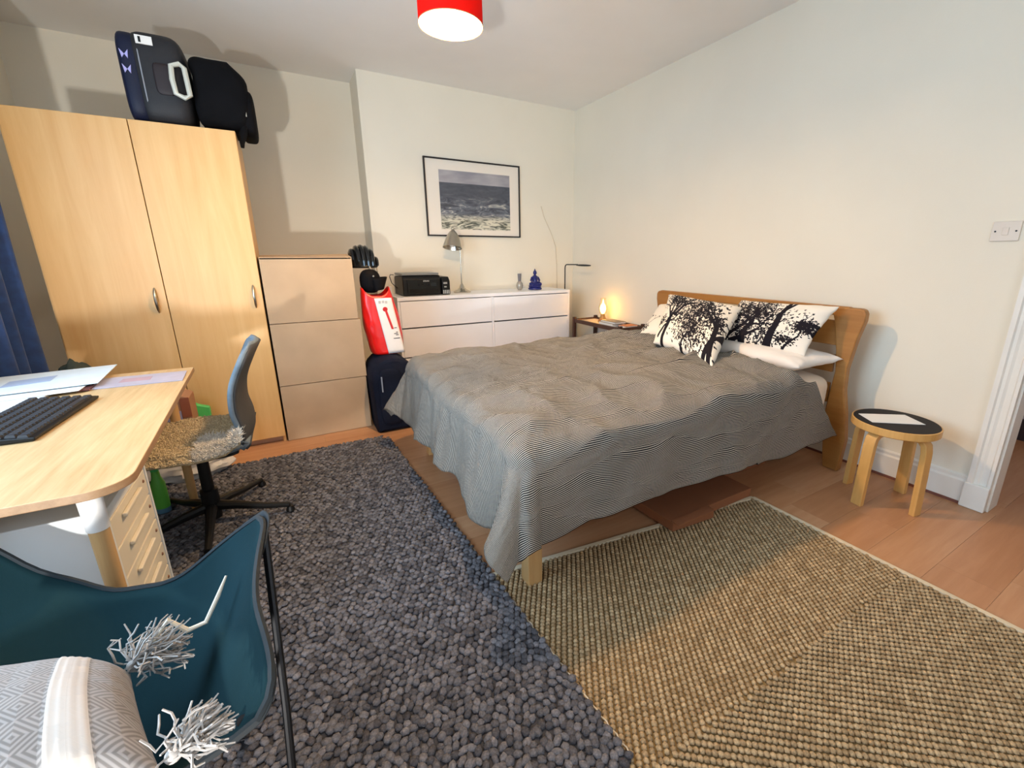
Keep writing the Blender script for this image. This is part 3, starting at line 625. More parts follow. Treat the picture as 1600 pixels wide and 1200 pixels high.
for (u, v, l) in ((0.78, 0.46, 0.018), (0.80, 0.38, 0.014), (0.72, 0.355, 0.026), (0.78, 0.33, 0.018), (0.70, 0.27, 0.045)):
    p = onpan(u, v); obj('print_line', MB().box(p.x - l / 2, p.x + l / 2, p.y, p.y + 0.001, p.z - 0.0022, p.z + 0.0022), M_black, panel)
for (u, v) in ((0.25, 0.93), (0.45, 0.935), (0.62, 0.925)):
    p = onpan(u, v); obj('print_mark', MB().box(p.x - 0.008, p.x + 0.008, p.y, p.y + 0.001, p.z - 0.010, p.z + 0.010), plain('print_grey', '#b9b9b9', 0.6), panel)
cp = thing('folded_cap', 'black fabric cap stuffed into the top of the red bag', 'cap', (-2.33, -0.87, 1.0))
obj('crown', roundbox((-2.355, -0.86, 1.075), 0.14, 0.18, 0.17, 0.8, 12), M_dfab, cp)
obj('brim', MB().grid(lambda u, v: (-2.29 + 0.075 * math.cos(PI * (u - 0.5) * 1.3) * (0.6 + 0.4 * v) - 0.03, -0.90 - 0.07 * math.sin(PI * (u - 0.5) * 1.3), 1.01 + 0.085 * v + 0.01 * math.sin(PI * u)), 16, 6), M_dfab, cp, solid=0.006)
obj('button', MB().ball((-2.345, -0.955, 1.112), 0.008), M_steel, cp)
hm = thing('bicycle_helmet', 'black vented bicycle helmet wedged between the top box and chimney breast', 'helmet', (-2.36, -0.70, 1.16))
HC = Vector((-2.375, -0.70, 1.18))
for k in range(7):
    a = (k - 3) / 3.0
    pts = []
    for j in range(13):
        t = PI * j / 12
        R_ = 0.105
        pts.append(HC + Vector((R_ * 0.92 * a, -0.12 * math.cos(t) * math.sqrt(1 - (a * 0.88) ** 2), 0.135 * math.sin(t) * math.sqrt(1 - (a * 0.93) ** 2))))
    obj('rib', MB().tube(pts, [0.013 + 0.007 * math.sin(PI * j / 12) for j in range(13)], 8), M_bgloss, hm)
obj('inner_shell', MB().grid(lambda u, v: tuple(HC + Vector((0.100 * math.cos(2 * PI * u) * math.cos(v * PI / 2), 0.117 * math.sin(2 * PI * u) * math.cos(v * PI / 2), 0.130 * math.sin(v * PI / 2)))), 32, 12), M_black, hm)
obj('rim', MB().tube([HC + Vector((0.10 * math.cos(t), 0.120 * math.sin(t), -0.004)) for t in [k * PI / 16 for k in range(32)]], 0.010, 8, closed=True), M_black, hm)
obj('strap', MB().tube([HC + Vector((0.03, -0.118, 0)), HC + Vector((0.045, -0.13, -0.035)), HC + Vector((0.085, -0.11, -0.04)), HC + Vector((0.095, -0.05, -0.02))], 0.006, 6), plain('pale_strap', '#9c9588', 0.7), hm)

# ------------------------------------------------------------------ bed
bed = thing('double_bed', 'wooden double bed with slatted headboard against the right wall', 'bed', (-1.15, -2.32, 0))
LYN, LYF, LXF = -3.035, -1.62, -2.235
for y_ in (LYN, LYF - 0.0):
    obj('leg', MB().box(LXF, LXF + 0.062, y_, y_ + 0.062 if y_ == LYN else y_ - 0.0, 0.0, 0.30) if y_ == LYN else MB().box(LXF, LXF + 0.062, LYF - 0.062, LYF, 0, 0.30), M_legoak, bed, bevel=0.004)
obj('side_rail', MB().box(LXF + 0.063, -0.202, -3.025, -2.995, 0.20, 0.315), M_legoak, bed, bevel=0.004)
obj('side_rail', MB().box(LXF + 0.063, -0.202, -1.665, -1.635, 0.20, 0.315), M_legoak, bed, bevel=0.004)
obj('foot_rail', MB().box(LXF + 0.016, LXF + 0.046, LYN + 0.063, LYF - 0.063, 0.20, 0.315), M_legoak, bed, bevel=0.004)
for k in range(12):
    x_ = -2.10 + k * 0.158
    obj('slat', MB().box(x_, x_ + 0.07, -2.994, -1.666, 0.285, 0.300), M_legoak, bed)
obj('centre_leg', MB().box(-1.20, -1.15, -2.35, -2.30, 0, 0.285), M_legoak, bed)
hb = obj('headboard', MB().box(-0.195, -0.160, -3.05, -1.60, 0.918, 0.970), M_oak, bed, bevel=0.006)
def post(sy, yc):
    # bow-shaped post: outer and inner edges in (y, z)
    out = [(0.0, 0.0), (-0.012, 0.20), (0.012, 0.36), (0.040, 0.50), (0.045, 0.62), (0.022, 0.80), (0.0, 0.90), (0.0, 0.94), (0.010, 0.960), (0.028, 0.966)]
    inn = [(0.165, 0.966), (0.165, 0.92), (0.150, 0.87), (0.120, 0.72), (0.105, 0.60), (0.115, 0.48), (0.125, 0.30), (0.100, 0.10), (0.085, 0.0)]
    poly = [(yc + sy * a, b) for a, b in out + inn]
    return MB().prism(poly, -0.200, -0.152, 'x')
obj('post', post(1, -3.135), M_oak, hb, bevel=0.008)
obj('post', post(-1, -1.565), M_oak, hb, bevel=0.008)
for z0, z1 in ((0.745, 0.888), (0.585, 0.690), (0.40, 0.52)):
    obj('slat', MB().box(-0.186, -0.168, -3.01, -1.69, z0, z1), M_oak, hb, bevel=0.004)
mt = thing('mattress', 'thick mattress in beige cotton sheet lying on the bed frame', 'mattress', (-1.16, -2.33, 0.301))
def matf(u, v):
    a = 2 * PI * u; b = PI * (v - 0.5)
    def se(t, e): return math.copysign(abs(t) ** e, t)
    x = 1.00 * se(math.cos(b), 0.16) * se(math.cos(a), 0.10); y_ = 0.715 * se(math.cos(b), 0.16) * se(math.sin(a), 0.10); z = 0.145 * se(math.sin(b), 0.35)
    k = 0.008 * noise.noise(Vector((x * 4, y_ * 4, z * 8)))
    return (-1.215 + x, -2.335 + y_ + k, 0.449 + z + k)
obj('mattress_body', MB().grid(matf, 120, 24), M_sheet, mt)

# duvet ---------------------------------------------------------------
def stripe_mat():
    s = NT('striped_linen')
    uv = s.node('ShaderNodeUVMap', uv_map='UVMap'); sp = s.node('ShaderNodeSeparateXYZ'); s.link(uv.outputs[0], sp.inputs[0])
    nz = s.node('ShaderNodeTexNoise', i_Scale=3.0, i_Detail=2.0); s.link(uv.outputs[0], nz.inputs['Vector'])
    ad = s.node('ShaderNodeMath', operation='MULTIPLY_ADD'); ad.inputs[1].default_value = 0.003; s.link(nz.outputs['Fac'], ad.inputs[0]); s.link(sp.outputs['Y'], ad.inputs[2])
    mu = s.node('ShaderNodeMath', operation='MULTIPLY'); mu.inputs[1].default_value = 1 / 0.0070; s.link(ad.outputs[0], mu.inputs[0])
    fr = s.node('ShaderNodeMath', operation='FRACT'); s.link(mu.outputs[0], fr.inputs[0])
    st = s.ramp(fr.outputs[0], [(0.0, srgb('#1b1c20')), (0.54, srgb('#1b1c20')), (0.60, srgb('#b6b0a5')), (0.95, srgb('#b6b0a5')), (1.0, srgb('#1b1c20'))])
    s.link(st, s.b.inputs['Base Color']); s.b.inputs['Roughness'].default_value = 0.9; s.b.inputs['Specular IOR Level'].default_value = 0.15
    n2 = s.node('ShaderNodeTexNoise', i_Scale=9.0, i_Detail=5.0, i_Distortion=0.8); s.link(uv.outputs[0], n2.inputs['Vector'])
    s.bump(n2.outputs['Fac'], 0.75, 0.025)
    return s.m
XH, XF, YN, YF, ZT = -0.46, -2.235, -3.035, -1.60, 0.655
HN, HF = 0.435, 0.43          # overhang on the near side and at the foot
def duvet(u, v):
    X = XH + 0.12 + (XF - HF - XH - 0.12) * u
    Y = (YF + HN) + (YN - HN - YF - HN) * v
    dx = max(0.0, XF - X); dn = max(0.0, YN - Y); dfar = max(0.0, Y - YF)
    cx = max(XF, X); cy = min(max(Y, YN), YF)
    dy = dn + dfar; sy = -1 if dn > 0 else 1
    rho = math.hypot(dx, dy)
    P_ = Vector((X * 2.2, Y * 2.2, 0))
    # top relief: puffy filling and creases fanning from the pillows
    puff = 0.026 * noise.noise(P_ * 1.1) + 0.018 * noise.noise(P_ * 2.6 + Vector((3, 1, 0))) + 0.010 * (1 - abs(noise.noise(Vector((X * 3.0 + Y, Y * 3.6, 7.0))))) ** 5
    ang = math.atan2(Y + 2.35, X + 0.15); rad = math.hypot(Y + 2.35, X + 0.15)
    crease = 0.013 * (1 - abs(math.sin(ang * 11 + 2.2 * noise.noise(P_)))) ** 2 * math.exp(-((rad - 0.85) / 0.45) ** 2) * (1.3 if Y > -2.7 else 0.3)
    cr2 = 0.007 * (1 - abs(noise.noise(Vector((X * 2.0, Y * 8, 1.0))))) ** 6
    inx = min(1.0, min(X - XF, YF - Y, Y - YN) / 0.30) if rho == 0 else 0
    dome = 0.028 * (1 - (1 - max(0, inx)) ** 2)
    z = ZT - 0.012 + dome + puff * 1.2 + crease * 1.8 + cr2 * 1.2
    hx = hy = 0.0
    if rho > 0:
        r = 0.085
        th = min(rho / r, PI / 2)
        out = r * math.sin(th); down = r * (1 - math.cos(th))
        ex = rho - r * PI / 2
        wx, wy = dx / rho, sy * dy / rho
        if ex > 0:
            t = ex / 0.4
            down += ex * 0.985
            out += ex * (0.05 + 0.13 * (dx / rho) ** 2)
            if dx > 0 and dy > 0:
                phi = math.atan2(dy, dx)
                ff = math.sin(phi * 2)              # 1 at the middle of the corner
                out += ex * ff * (0.13 + 0.26 * abs(math.sin(phi * 3.0 + 0.5)))
                down -= ex * ff * 0.28
            elif dx > 0:
                out += t * 0.030 * math.sin(Y * 15 + 2 * noise.noise(P_)) + 0.012 * noise.noise(Vector((0, Y * 11, 0)))
            else:
                out += t * 0.018 * math.sin(X * 9 + 2 * noise.noise(P_)) + 0.010 * noise.noise(Vector((X * 7, z, 0)))
                if X > -1.0: down += 0.02 * t
        hx, hy = -wx * out, wy * out
        z = z - down
    x_ = cx + hx; y_ = cy + hy
    # head edge rolls under
    e = XH - X
    if e < 0.10:
        tt = max(0.0, (0.10 - e) / 0.10)
        z -= 0.035 * tt ** 2 * max(0.0, 1 - rho / 0.1)
    # the near head corner is pulled back from the pillows and flares out again towards the hem
    if Y < -2.45:
        A_ = 0.25 * min(1.0, (-2.45 - max(Y, YN)) / 0.5)
        t_ = dn / HN
        x_ -= (A_ - 0.34 * t_ ** 1.6) * max(0.0, 1 - (XH + 0.12 - X) / 0.6)
    return (x_, y_, max(z, 0.035))
NU, NV = 230, 250
m = MB().grid(duvet, NU, NV)
dv = obj('duvet', m, stripe_mat(), None, at=(-1.35, -2.32, 0.6), smooth=True, merge=False)
dv.data.polygons.foreach_set('use_smooth', [True] * len(dv.data.polygons))
uvl = dv.data.uv_layers.new(name='UVMap')
li = np.empty(len(dv.data.loops), dtype=np.int32); dv.data.loops.foreach_get('vertex_index', li)
uu = (li // (NV + 1)) / NU * 2.325; vvv = (li % (NV + 1)) / NV * 2.305
uvl.data.foreach_set('uv', np.stack([uu, vvv], 1).ravel())
md = dv.modifiers.new('solid', 'SOLIDIFY'); md.thickness = 0.012; md.offset = -1
tag(dv, 'rumpled duvet in narrow black and white stripes draped over the bed', 'duvet')

# pillows ---------------------------------------------------------------
def tree_mask(W, Hh, seed, trunks, leaves):
    rg = random.Random(seed); A = np.zeros((W, Hh)); asp = 0.65
    gx, gy = np.meshgrid(np.linspace(0, 1, W), np.linspace(0, asp, Hh), indexing='ij')
    def seg(x0, y0, x1, y1, w0, w1):
        pad = max(w0, w1) + 0.01
        i0, i1 = int((min(x0, x1) - pad) * (W - 1)), int((max(x0, x1) + pad) * (W - 1)) + 2
        j0, j1 = int((min(y0, y1) - pad) / asp * (Hh - 1)), int((max(y0, y1) + pad) / asp * (Hh - 1)) + 2
        i0, j0 = max(i0, 0), max(j0, 0); i1, j1 = min(i1, W), min(j1, Hh)
        if i1 <= i0 or j1 <= j0: return
        X, Y = gx[i0:i1, j0:j1], gy[i0:i1, j0:j1]; dx, dy = x1 - x0, y1 - y0; L = dx * dx + dy * dy + 1e-9
        t = np.clip(((X - x0) * dx + (Y - y0) * dy) / L, 0, 1); d = np.hypot(X - x0 - t * dx, Y - y0 - t * dy)
        A[i0:i1, j0:j1] = np.maximum(A[i0:i1, j0:j1], np.clip((w0 + (w1 - w0) * t - d) / 0.004 + 0.5, 0, 1))
    tips = []
    def grow(x, y, a, w_, l, dep):
        if dep == 0 or w_ < 0.0012: tips.append((x, y)); return
        for _ in range(3):
            a += rg.uniform(-0.25, 0.25); nx_, ny_ = x + math.cos(a) * l / 3, y + math.sin(a) * l / 3
            seg(x, y, nx_, ny_, w_, w_ * 0.9); x, y = nx_, ny_; w_ *= 0.9
        if dep < 6: tips.append((x, y))
        for k in range(rg.choice((2, 2, 3))):
            grow(x, y, a + rg.uniform(-0.9, 0.9), w_ * rg.uniform(0.5, 0.8), l * rg.uniform(0.6, 0.85), dep - 1)
    for t in trunks: grow(*t)
    for (cx, cy, s_, nn) in leaves:
        for _ in range(nn):
            x, y = rg.gauss(cx, s_), rg.gauss(cy, s_ * 0.7); a = rg.uniform(0, PI); l = rg.uniform(0.004, 0.022)
            seg(x, y, x + math.cos(a) * l, y + math.sin(a) * l, rg.uniform(0.003, 0.009), 0.003)
    for x, y in tips:
        for _ in range(2):
            a = rg.uniform(0, 6.3); seg(x, y, x + math.cos(a) * 0.012, y + math.sin(a) * 0.012, 0.004, 0.002)
    return A
def pillow(name, label, c4, thick, mat, mask=None, nu=60, nv=40, seed=0, sag=0.0):
    bl_, br_, tr_, tl_ = [Vector(p) for p in c4]
    N = (br_ - bl_).cross(tl_ - bl_).normalized()
    if mask is not None: nu, nv = mask.shape[0] - 1, mask.shape[1] - 1
    def base(u, v):
        return bl_ * (1 - u) * (1 - v) + br_ * u * (1 - v) + tr_ * u * v + tl_ * (1 - u) * v
    cen = base(0.5, 0.5)
    vs = []; F_ = []
    for side in (1, -1):
        for i in range(nu + 1):
            for j in range(nv + 1):
                u, v = i / nu, j / nv; s_, t_ = 2 * u - 1, 2 * v - 1
                pu = 0.5 + 0.5 * s_ * (1 - 0.07 * (1 - t_ * t_)); pv = 0.5 + 0.5 * t_ * (1 - 0.09 * (1 - s_ * s_))
                p = base(pu, pv)
                h = (max(0, 1 - s_ ** 4) ** 0.55) * (max(0, 1 - t_ ** 4) ** 0.55)
                q = Vector((u * 3 + seed, v * 2.4, side * 0.7))
                wr = 1 + 0.16 * noise.noise(q * 1.3) + 0.05 * noise.noise(q * 4)
                edge = 0.010 * noise.noise(Vector((u * 9 + seed, v * 9, 5))) * (1 - h)
                p = p + N * (side * thick / 2 * h * wr + edge); p.z -= sag * h * 0.0
                vs.append(p)
    S_ = (nu + 1) * (nv + 1)
    for k in range(2):
        for i in range(nu):
            for j in range(nv):
                a = k * S_ + i * (nv + 1) + j; q = (a, a + nv + 1, a + nv + 2, a + 1)
                F_.append(q if k == 0 else q[::-1])
    me = bpy.data.meshes.new(name); cb_ = Vector(cen)
    me.from_pydata([tuple(p - cb_) for p in vs], [], F_); me.materials.append(mat)
    if mask is not None:
        at_ = me.attributes.new('print', 'FLOAT', 'POINT')
        at_.data.foreach_set('value', np.concatenate([mask.ravel(), mask.ravel()]).astype(np.float32))
    me.polygons.foreach_set('use_smooth', [True] * len(me.polygons))
    o = bpy.data.objects.new(name, me); COL.objects.link(o); o.location = cb_
    bm = bmesh.new(); bm.from_mesh(me); bmesh.ops.remove_doubles(bm, verts=bm.verts, dist=1e-5); bm.to_mesh(me); bm.free()
    tag(o, label, 'pillow'); return o
def print_mat():
    s = NT('tree_print_cotton'); a = s.node('ShaderNodeAttribute', attribute_name='print')
    s.link(s.ramp(a.outputs['Fac'], [(0.35, srgb('#ece4d6')), (0.60, srgb('#17131b'))]), s.b.inputs['Base Color'])
    s.b.inputs['Roughness'].default_value = 0.85; s.b.inputs['Specular IOR Level'].default_value = 0.2
    v = s.coord('Object', (1, 1, 1)); n2 = s.node('ShaderNodeTexNoise', i_Scale=14.0, i_Detail=4.0); s.link(v, n2.inputs['Vector']); s.bump(n2.outputs['Fac'], 0.4, 0.01)
    return s.m
MP = print_mat()
m1 = tree_mask(250, 170, 5, [(0.16, -0.02, 1.05, 0.026, 0.26, 7), (0.10, 0.05, 0.9, 0.016, 0.22, 7), (0.86, 0.0, 1.3, 0.024, 0.22, 7), (0.30, 0.30, 0.9, 0.020, 0.22, 6), (0.94, 0.0, 1.45, 0.030, 0.3, 6), (0.5, 0.0, 0.9, 0.012, 0.2, 7), (0.2, 0.2, 1.2, 0.018, 0.3, 6)], [(0.66, 0.45, 0.14, 700), (0.62, 0.15, 0.13, 650), (0.25, 0.52, 0.10, 450), (0.88, 0.35, 0.08, 300), (0.45, 0.3, 0.12, 200), (0.08, 0.2, 0.05, 120)])
m2 = tree_mask(250, 170, 12, [(0.66, -0.02, 1.6, 0.040, 0.42, 6), (0.42, -0.02, 1.9, 0.034, 0.30, 7), (0.22, -0.02, 1.3, 0.034, 0.26, 7), (0.30, 0.02, 0.5, 0.024, 0.26, 6), (0.12, 0.0, 1.8, 0.030, 0.3, 6), (0.8, 0.0, 1.2, 0.012, 0.2, 6)], [(0.12, 0.42, 0.14, 800), (0.92, 0.30, 0.06, 450), (0.42, 0.42, 0.12, 500), (0.50, 0.12, 0.14, 400), (0.2, 0.2, 0.12, 450), (0.80, 0.10, 0.05, 150)])
m3 = tree_mask(220, 150, 21, [(0.04, 0.0, 1.5, 0.008, 0.15, 5), (0.5, 0.0, 1.3, 0.02, 0.2, 6)], [(0.06, 0.10, 0.04, 60), (0.30, 0.5, 0.05, 40)])
pillow('printed_pillow', 'pillow with black tree print leaning in front on the striped duvet', [(-0.840, -2.205, 0.690), (-0.985, -2.800, 0.672), (-0.370, -2.505, 0.925), (-0.300, -1.800, 0.955)], 0.15, MP, m1, seed=1)
pillow('printed_pillow', 'pillow with black tree trunks nearest the stool, against the headboard', [(-0.530, -2.340, 0.695), (-0.440, -2.975, 0.705), (-0.272, -3.030, 0.975), (-0.262, -2.415, 0.958)], 0.12, MP, m2, seed=5)
pillow('printed_pillow', 'mostly white printed pillow half hidden at the lamp end of the headboard', [(-0.640, -1.830, 0.670), (-0.580, -2.440, 0.700), (-0.275, -2.360, 0.920), (-0.275, -1.680, 0.862)], 0.11, MP, m3, seed=9)
pillow('white_pillow', 'plain white pillow lying flat under the right-hand tree print pillow', [(-0.640, -2.330, 0.675), (-0.560, -3.020, 0.660), (-0.210, -3.075, 0.675), (-0.220, -2.360, 0.690)], 0.115, M_wpil, None, 60, 40, seed=3)

# things under the bed
cbx = thing('flat_carton', 'flat brown cardboard box sticking out from under the bed', 'box', (-1.20, -2.85, 0))
M_cardd = plain('brown_carton', '#8a5636', 0.85, var=0.08)
obj('carton_body', MB().prism([(-1.535, -2.55), (-1.500, -3.075), (-1.245, -3.095), (-1.24, -3.06), (-0.91, -3.06), (-0.92, -2.55)], 0.016, 0.062, 'z'), M_cardd, cbx, bevel=0.002)
obj('flap', MB().box(-1.50, -1.26, -3.105, -3.06, 0.063, 0.067), M_cardd, cbx)
sb = thing('storage_box', 'low brown storage box in the shadow beneath the bed', 'box', (-0.75, -2.6, 0))
obj('box_body', MB().box(-0.88, -0.45, -2.85, -2.2, 0, 0.14), M_cardd, sb, bevel=0.003)
obj('lid', MB().box(-0.89, -0.44, -2.86, -2.19, 0.141, 0.165), M_cardd, sb, bevel=0.003)
def crumple(c, sx, sy, sz, seed, amp=0.3, n=26):
    def f(u, v):
        a = 2 * PI * u; b = PI * (v - 0.5); d = Vector((math.cos(b) * math.cos(a), math.cos(b) * math.sin(a), math.sin(b)))
        k = 1 + amp * noise.noise(d * 2.2 + Vector((seed, 0, 0))) + amp * 0.5 * noise.noise(d * 6 + Vector((0, seed, 0)))
        return (c[0] + d.x * sx * k, c[1] + d.y * sy * k, max(c[2] - sz, c[2] + d.z * sz * k))
    return MB().grid(f, n * 2, n)
tag(obj('plastic_bag', crumple((-2.07, -1.80, 0.062), 0.075, 0.07, 0.06, 4), plain('blue_plastic', '#1d6fd0', 0.25, var=0.3, scale=20), at=(-2.07, -1.80, 0)), 'crumpled bright blue plastic bag on the floor under the bed foot', 'bag')

# ------------------------------------------------------------------ stool
ST = Vector((-0.315, -3.405, 0)); SR = 0.183; SZ = 0.44
st = thing('stool', 'round birch stool with black seat and bent legs by the right wall', 'stool', ST)
obj('seat', MB().lathe([(0, SZ - 0.040), (SR - 0.004, SZ - 0.040), (SR, SZ - 0.036), (SR, SZ - 0.003), (SR - 0.003, SZ - 0.001), (0, SZ - 0.001)], ST, 56), M_birch, st)
obj('seat_surface', MB().lathe([(0, SZ - 0.0008), (SR - 0.006, SZ - 0.0008), (SR - 0.008, SZ + 0.001), (0, SZ + 0.001)], ST, 56), M_linoleum, st, label='black linoleum seat surface')
def bentleg(ang):
    d = Vector((math.cos(ang), math.sin(ang), 0)); w_ = Vector((-d.y, d.x, 0)) * 0.026
    cl = []
    for (r, z) in ((0.055, SZ - 0.048), (0.105, SZ - 0.049), (0.135, SZ - 0.056), (0.152, SZ - 0.075), (0.159, SZ - 0.11), (0.164, 0.2), (0.169, 0.0)): cl.append((r, z))
    t = 0.013; V_ = []; F2 = []
    for i, (r, z) in enumerate(cl):
        a = cl[max(i - 1, 0)]; b = cl[min(i + 1, len(cl) - 1)]; tx, tz_ = b[0] - a[0], b[1] - a[1]; L = math.hypot(tx, tz_); nx_, nz_ = -tz_ / L, tx / L
        if i == len(cl) - 1: nx_, nz_ = 1, 0
        for sgn, ww in ((1, 1), (1, -1), (-1, -1), (-1, 1)):
            p = ST + d * (r + nx_ * t * sgn) + w_ * ww; V_.append((p.x, p.y, z + nz_ * t * sgn))
    for i in range(len(cl) - 1):
        for k in range(4): F2.append((i * 4 + k, i * 4 + (k + 1) % 4, (i + 1) * 4 + (k + 1) % 4, (i + 1) * 4 + k))
    F2 += [(3, 2, 1, 0), tuple((len(cl) - 1) * 4 + k for k in range(4))]
    return MB().add(V_, F2)
for a in (-100, -10, 80, 170):
    obj('leg', bentleg(math.radians(a)), M_birch, st, bevel=0.003)
pp = [(-0.450, -3.360), (-0.375, -3.262), (-0.190, -3.395), (-0.265, -3.510)]
tag(obj('paper_sheet', MB().prism([(a, b) for a, b in pp], SZ + 0.0015, SZ + 0.0035, 'z'), M_paper, at=(-0.34, -3.35, SZ)), 'blank white card lying on the black seat of the stool', 'paper')

# ------------------------------------------------------------------ rugs
def beads(name, centres, dirs, rx, ry, rz, mat, parent, lo=0.0, hi=1.0, jit=0.25, seed=3, z0=0.0):
    rg = np.random.default_rng(seed); n_ = len(centres)
    t = (1 + 5 ** 0.5) / 2
    V_ = np.array([(-1, t, 0), (1, t, 0), (-1, -t, 0), (1, -t, 0), (0, -1, t), (0, 1, t), (0, -1, -t), (0, 1, -t), (t, 0, -1), (t, 0, 1), (-t, 0, -1), (-t, 0, 1)], float)
    V_ /= np.linalg.norm(V_[0])
    F_ = np.array([(0, 11, 5), (0, 5, 1), (0, 1, 7), (0, 7, 10), (0, 10, 11), (1, 5, 9), (5, 11, 4), (11, 10, 2), (10, 7, 6), (7, 1, 8), (3, 9, 4), (3, 4, 2), (3, 2, 6), (3, 6, 8), (3, 8, 9), (4, 9, 5), (2, 4, 11), (6, 2, 10), (8, 6, 7), (9, 8, 1)])
    c = np.asarray(centres, float); a = np.asarray(dirs, float) + rg.normal(0, jit, n_)
    sc = 1 + rg.normal(0, jit * 0.35, (n_, 3)); sc = np.clip(sc, 0.6, 1.4)
    L = V_[None] * np.array([rx, ry, rz])[None, None] * sc[:, None, :]
    ca, sa = np.cos(a)[:, None], np.sin(a)[:, None]
    P_ = np.stack([L[..., 0] * ca - L[..., 1] * sa, L[..., 0] * sa + L[..., 1] * ca, L[..., 2]], -1) + c[:, None, :]
    P_[..., 2] = np.maximum(P_[..., 2], z0)
    verts = P_.reshape(-1, 3); faces = (F_[None] + (np.arange(n_) * 12)[:, None, None]).reshape(-1, 3)
    me = bpy.data.meshes.new(name); me.vertices.add(len(verts)); me.vertices.foreach_set('co', (verts - np.array(wloc(parent))).ravel().astype(np.float32))
    me.loops.add(len(faces) * 3); me.polygons.add(len(faces))
    me.loops.foreach_set('vertex_index', faces.ravel().astype(np.int32))
    me.polygons.foreach_set('loop_start', np.arange(0, len(faces) * 3, 3, dtype=np.int32))
    me.update(calc_edges=True); me.polygons.foreach_set('use_smooth', [True] * len(faces))
    at_ = me.attributes.new('tint', 'FLOAT', 'POINT')
    tv = np.clip(rg.uniform(lo, hi, n_), 0, 1); at_.data.foreach_set('value', np.repeat(tv, 12).astype(np.float32))
    me.materials.append(mat)
    o = bpy.data.objects.new(name, me); COL.objects.link(o); o.parent = parent; o['kind'] = 'stuff'
    return o

# sisal rug
s0, s1 = (-2.95, -2.83), (-0.902, -3.07)          # far edge ends
se0, se1 = (-0.870, -4.75), (-2.92, -4.75)
sis = thing('sisal_rug', 'beige woven sisal rug with herringbone weave lying beside the bed', 'rug', (-1.7, -3.8, 0))
obj('backing', MB().prism([s0, s1, se0, se1], 0.0, 0.005, 'z'), M_sisbase, sis)
def edge_box(p, q, wdt, z0, z1):
    p, q = Vector(p), Vector(q); d = (q - p).normalized(); n_ = Vector((-d.y, d.x)) * wdt / 2
    pts = [p + n_, q + n_, q - n_, p - n_]
    return MB().prism([(a.x, a.y) for a in pts], z0, z1, 'z')
obj('binding', edge_box(s1, se0, 0.022, 0.0, 0.013), M_binding, sis, bevel=0.003)
obj('binding', edge_box(s0, s1, 0.022, 0.0, 0.013), M_binding, sis, bevel=0.003)
KY = -3.74
cen, dr = [], []
def inside(x, y):
    yf = s0[1] + (s1[1] - s0[1]) * (x - s0[0]) / (s1[0] - s0[0])
    xr = s1[0] + (se0[0] - s1[0]) * (y - s1[1]) / (se0[1] - s1[1])
    return y < yf - 0.012 and x < xr - 0.012 and x > -2.45 and y > -4.30
for zone, ang in ((0, math.radians(-123)), (1, math.radians(-40))):
    d = Vector((math.cos(ang), math.sin(ang))); q = Vector((-d.y, d.x))
    org = Vector((-1.6, KY))
    # rows meet at the kink line: match spacing along X
    sp = 0.0190
    for i in range(-170, 171):
        for j in range(-200, 201):
            p = org + q * (i * sp) + d * ((j + 0.5 * (i % 2)) * 0.0155)
            if (p.y > KY) != (zone == 0): continue
            if inside(p.x, p.y): cen.append((p.x, p.y, 0.0085)); dr.append(ang)
beads('woven_beads', cen, dr, 0.0098, 0.0090, 0.0078, M_sisal, sis, 0.25, 1.0, 0.18, 5, 0.004)

# grey loop rug
gr = thing('wool_rug', 'dark grey chunky looped wool rug between desk and bed', 'rug', (-3.1, -2.5, 0.0))
g0, g1, g2, g3 = (-2.415, -1.285), (-2.300, -3.700), (-4.08, -3.76), (-4.08, -1.245)
obj('backing', MB().prism([(-2.44, -1.285), (-2.412, -1.31), g1, g2, g3], 0.0135, 0.022, 'z'), M_rugbase, gr)
cen, dr = [], []
rg_ = random.Random(11)
pitch = 0.0225
ny = int(2.46 / (pitch * 0.9)); nx = int(1.78 / pitch)
for j in range(ny):
    yy = -1.262 - j * pitch * 0.9
    xr = -2.412 + (0.115) * ((-1.285 - yy) / 2.415) - 0.004
    if yy > -1.30: xr -= 0.03
    if yy < -3.705: continue
    for i in range(nx):
        xx = xr - (i + 0.5 * (j % 2)) * pitch
        if xx < -4.06: continue
        cen.append((xx + rg_.gauss(0, 0.0028), yy + rg_.gauss(0, 0.0028), 0.026 + rg_.gauss(0, 0.0012))); dr.append(rg_.choice((0.6, 2.2, 1.2)) + rg_.gauss(0, 0.3))
beads('wool_loops', cen, dr, 0.0160, 0.0126, 0.0080, M_loop, gr, 0.0, 1.0, 0.35, 8, 0.014)
fr = MB()
for k in range(60):
    t = k / 60; yy = -1.33 - t * 2.36; xr = -2.412 + 0.115 * ((-1.285 - yy) / 2.415)
    fr.tube([(xr + 0.006, yy, 0.013), (xr + 0.010 + 0.002 * math.sin(k), yy - 0.018, 0.0135), (xr + 0.006, yy - 0.038, 0.013)], 0.0022, 5)
fo = obj('edge_threads', fr, plain('cream_thread', '#ded4c0', 0.8), gr); fo['kind'] = 'stuff'

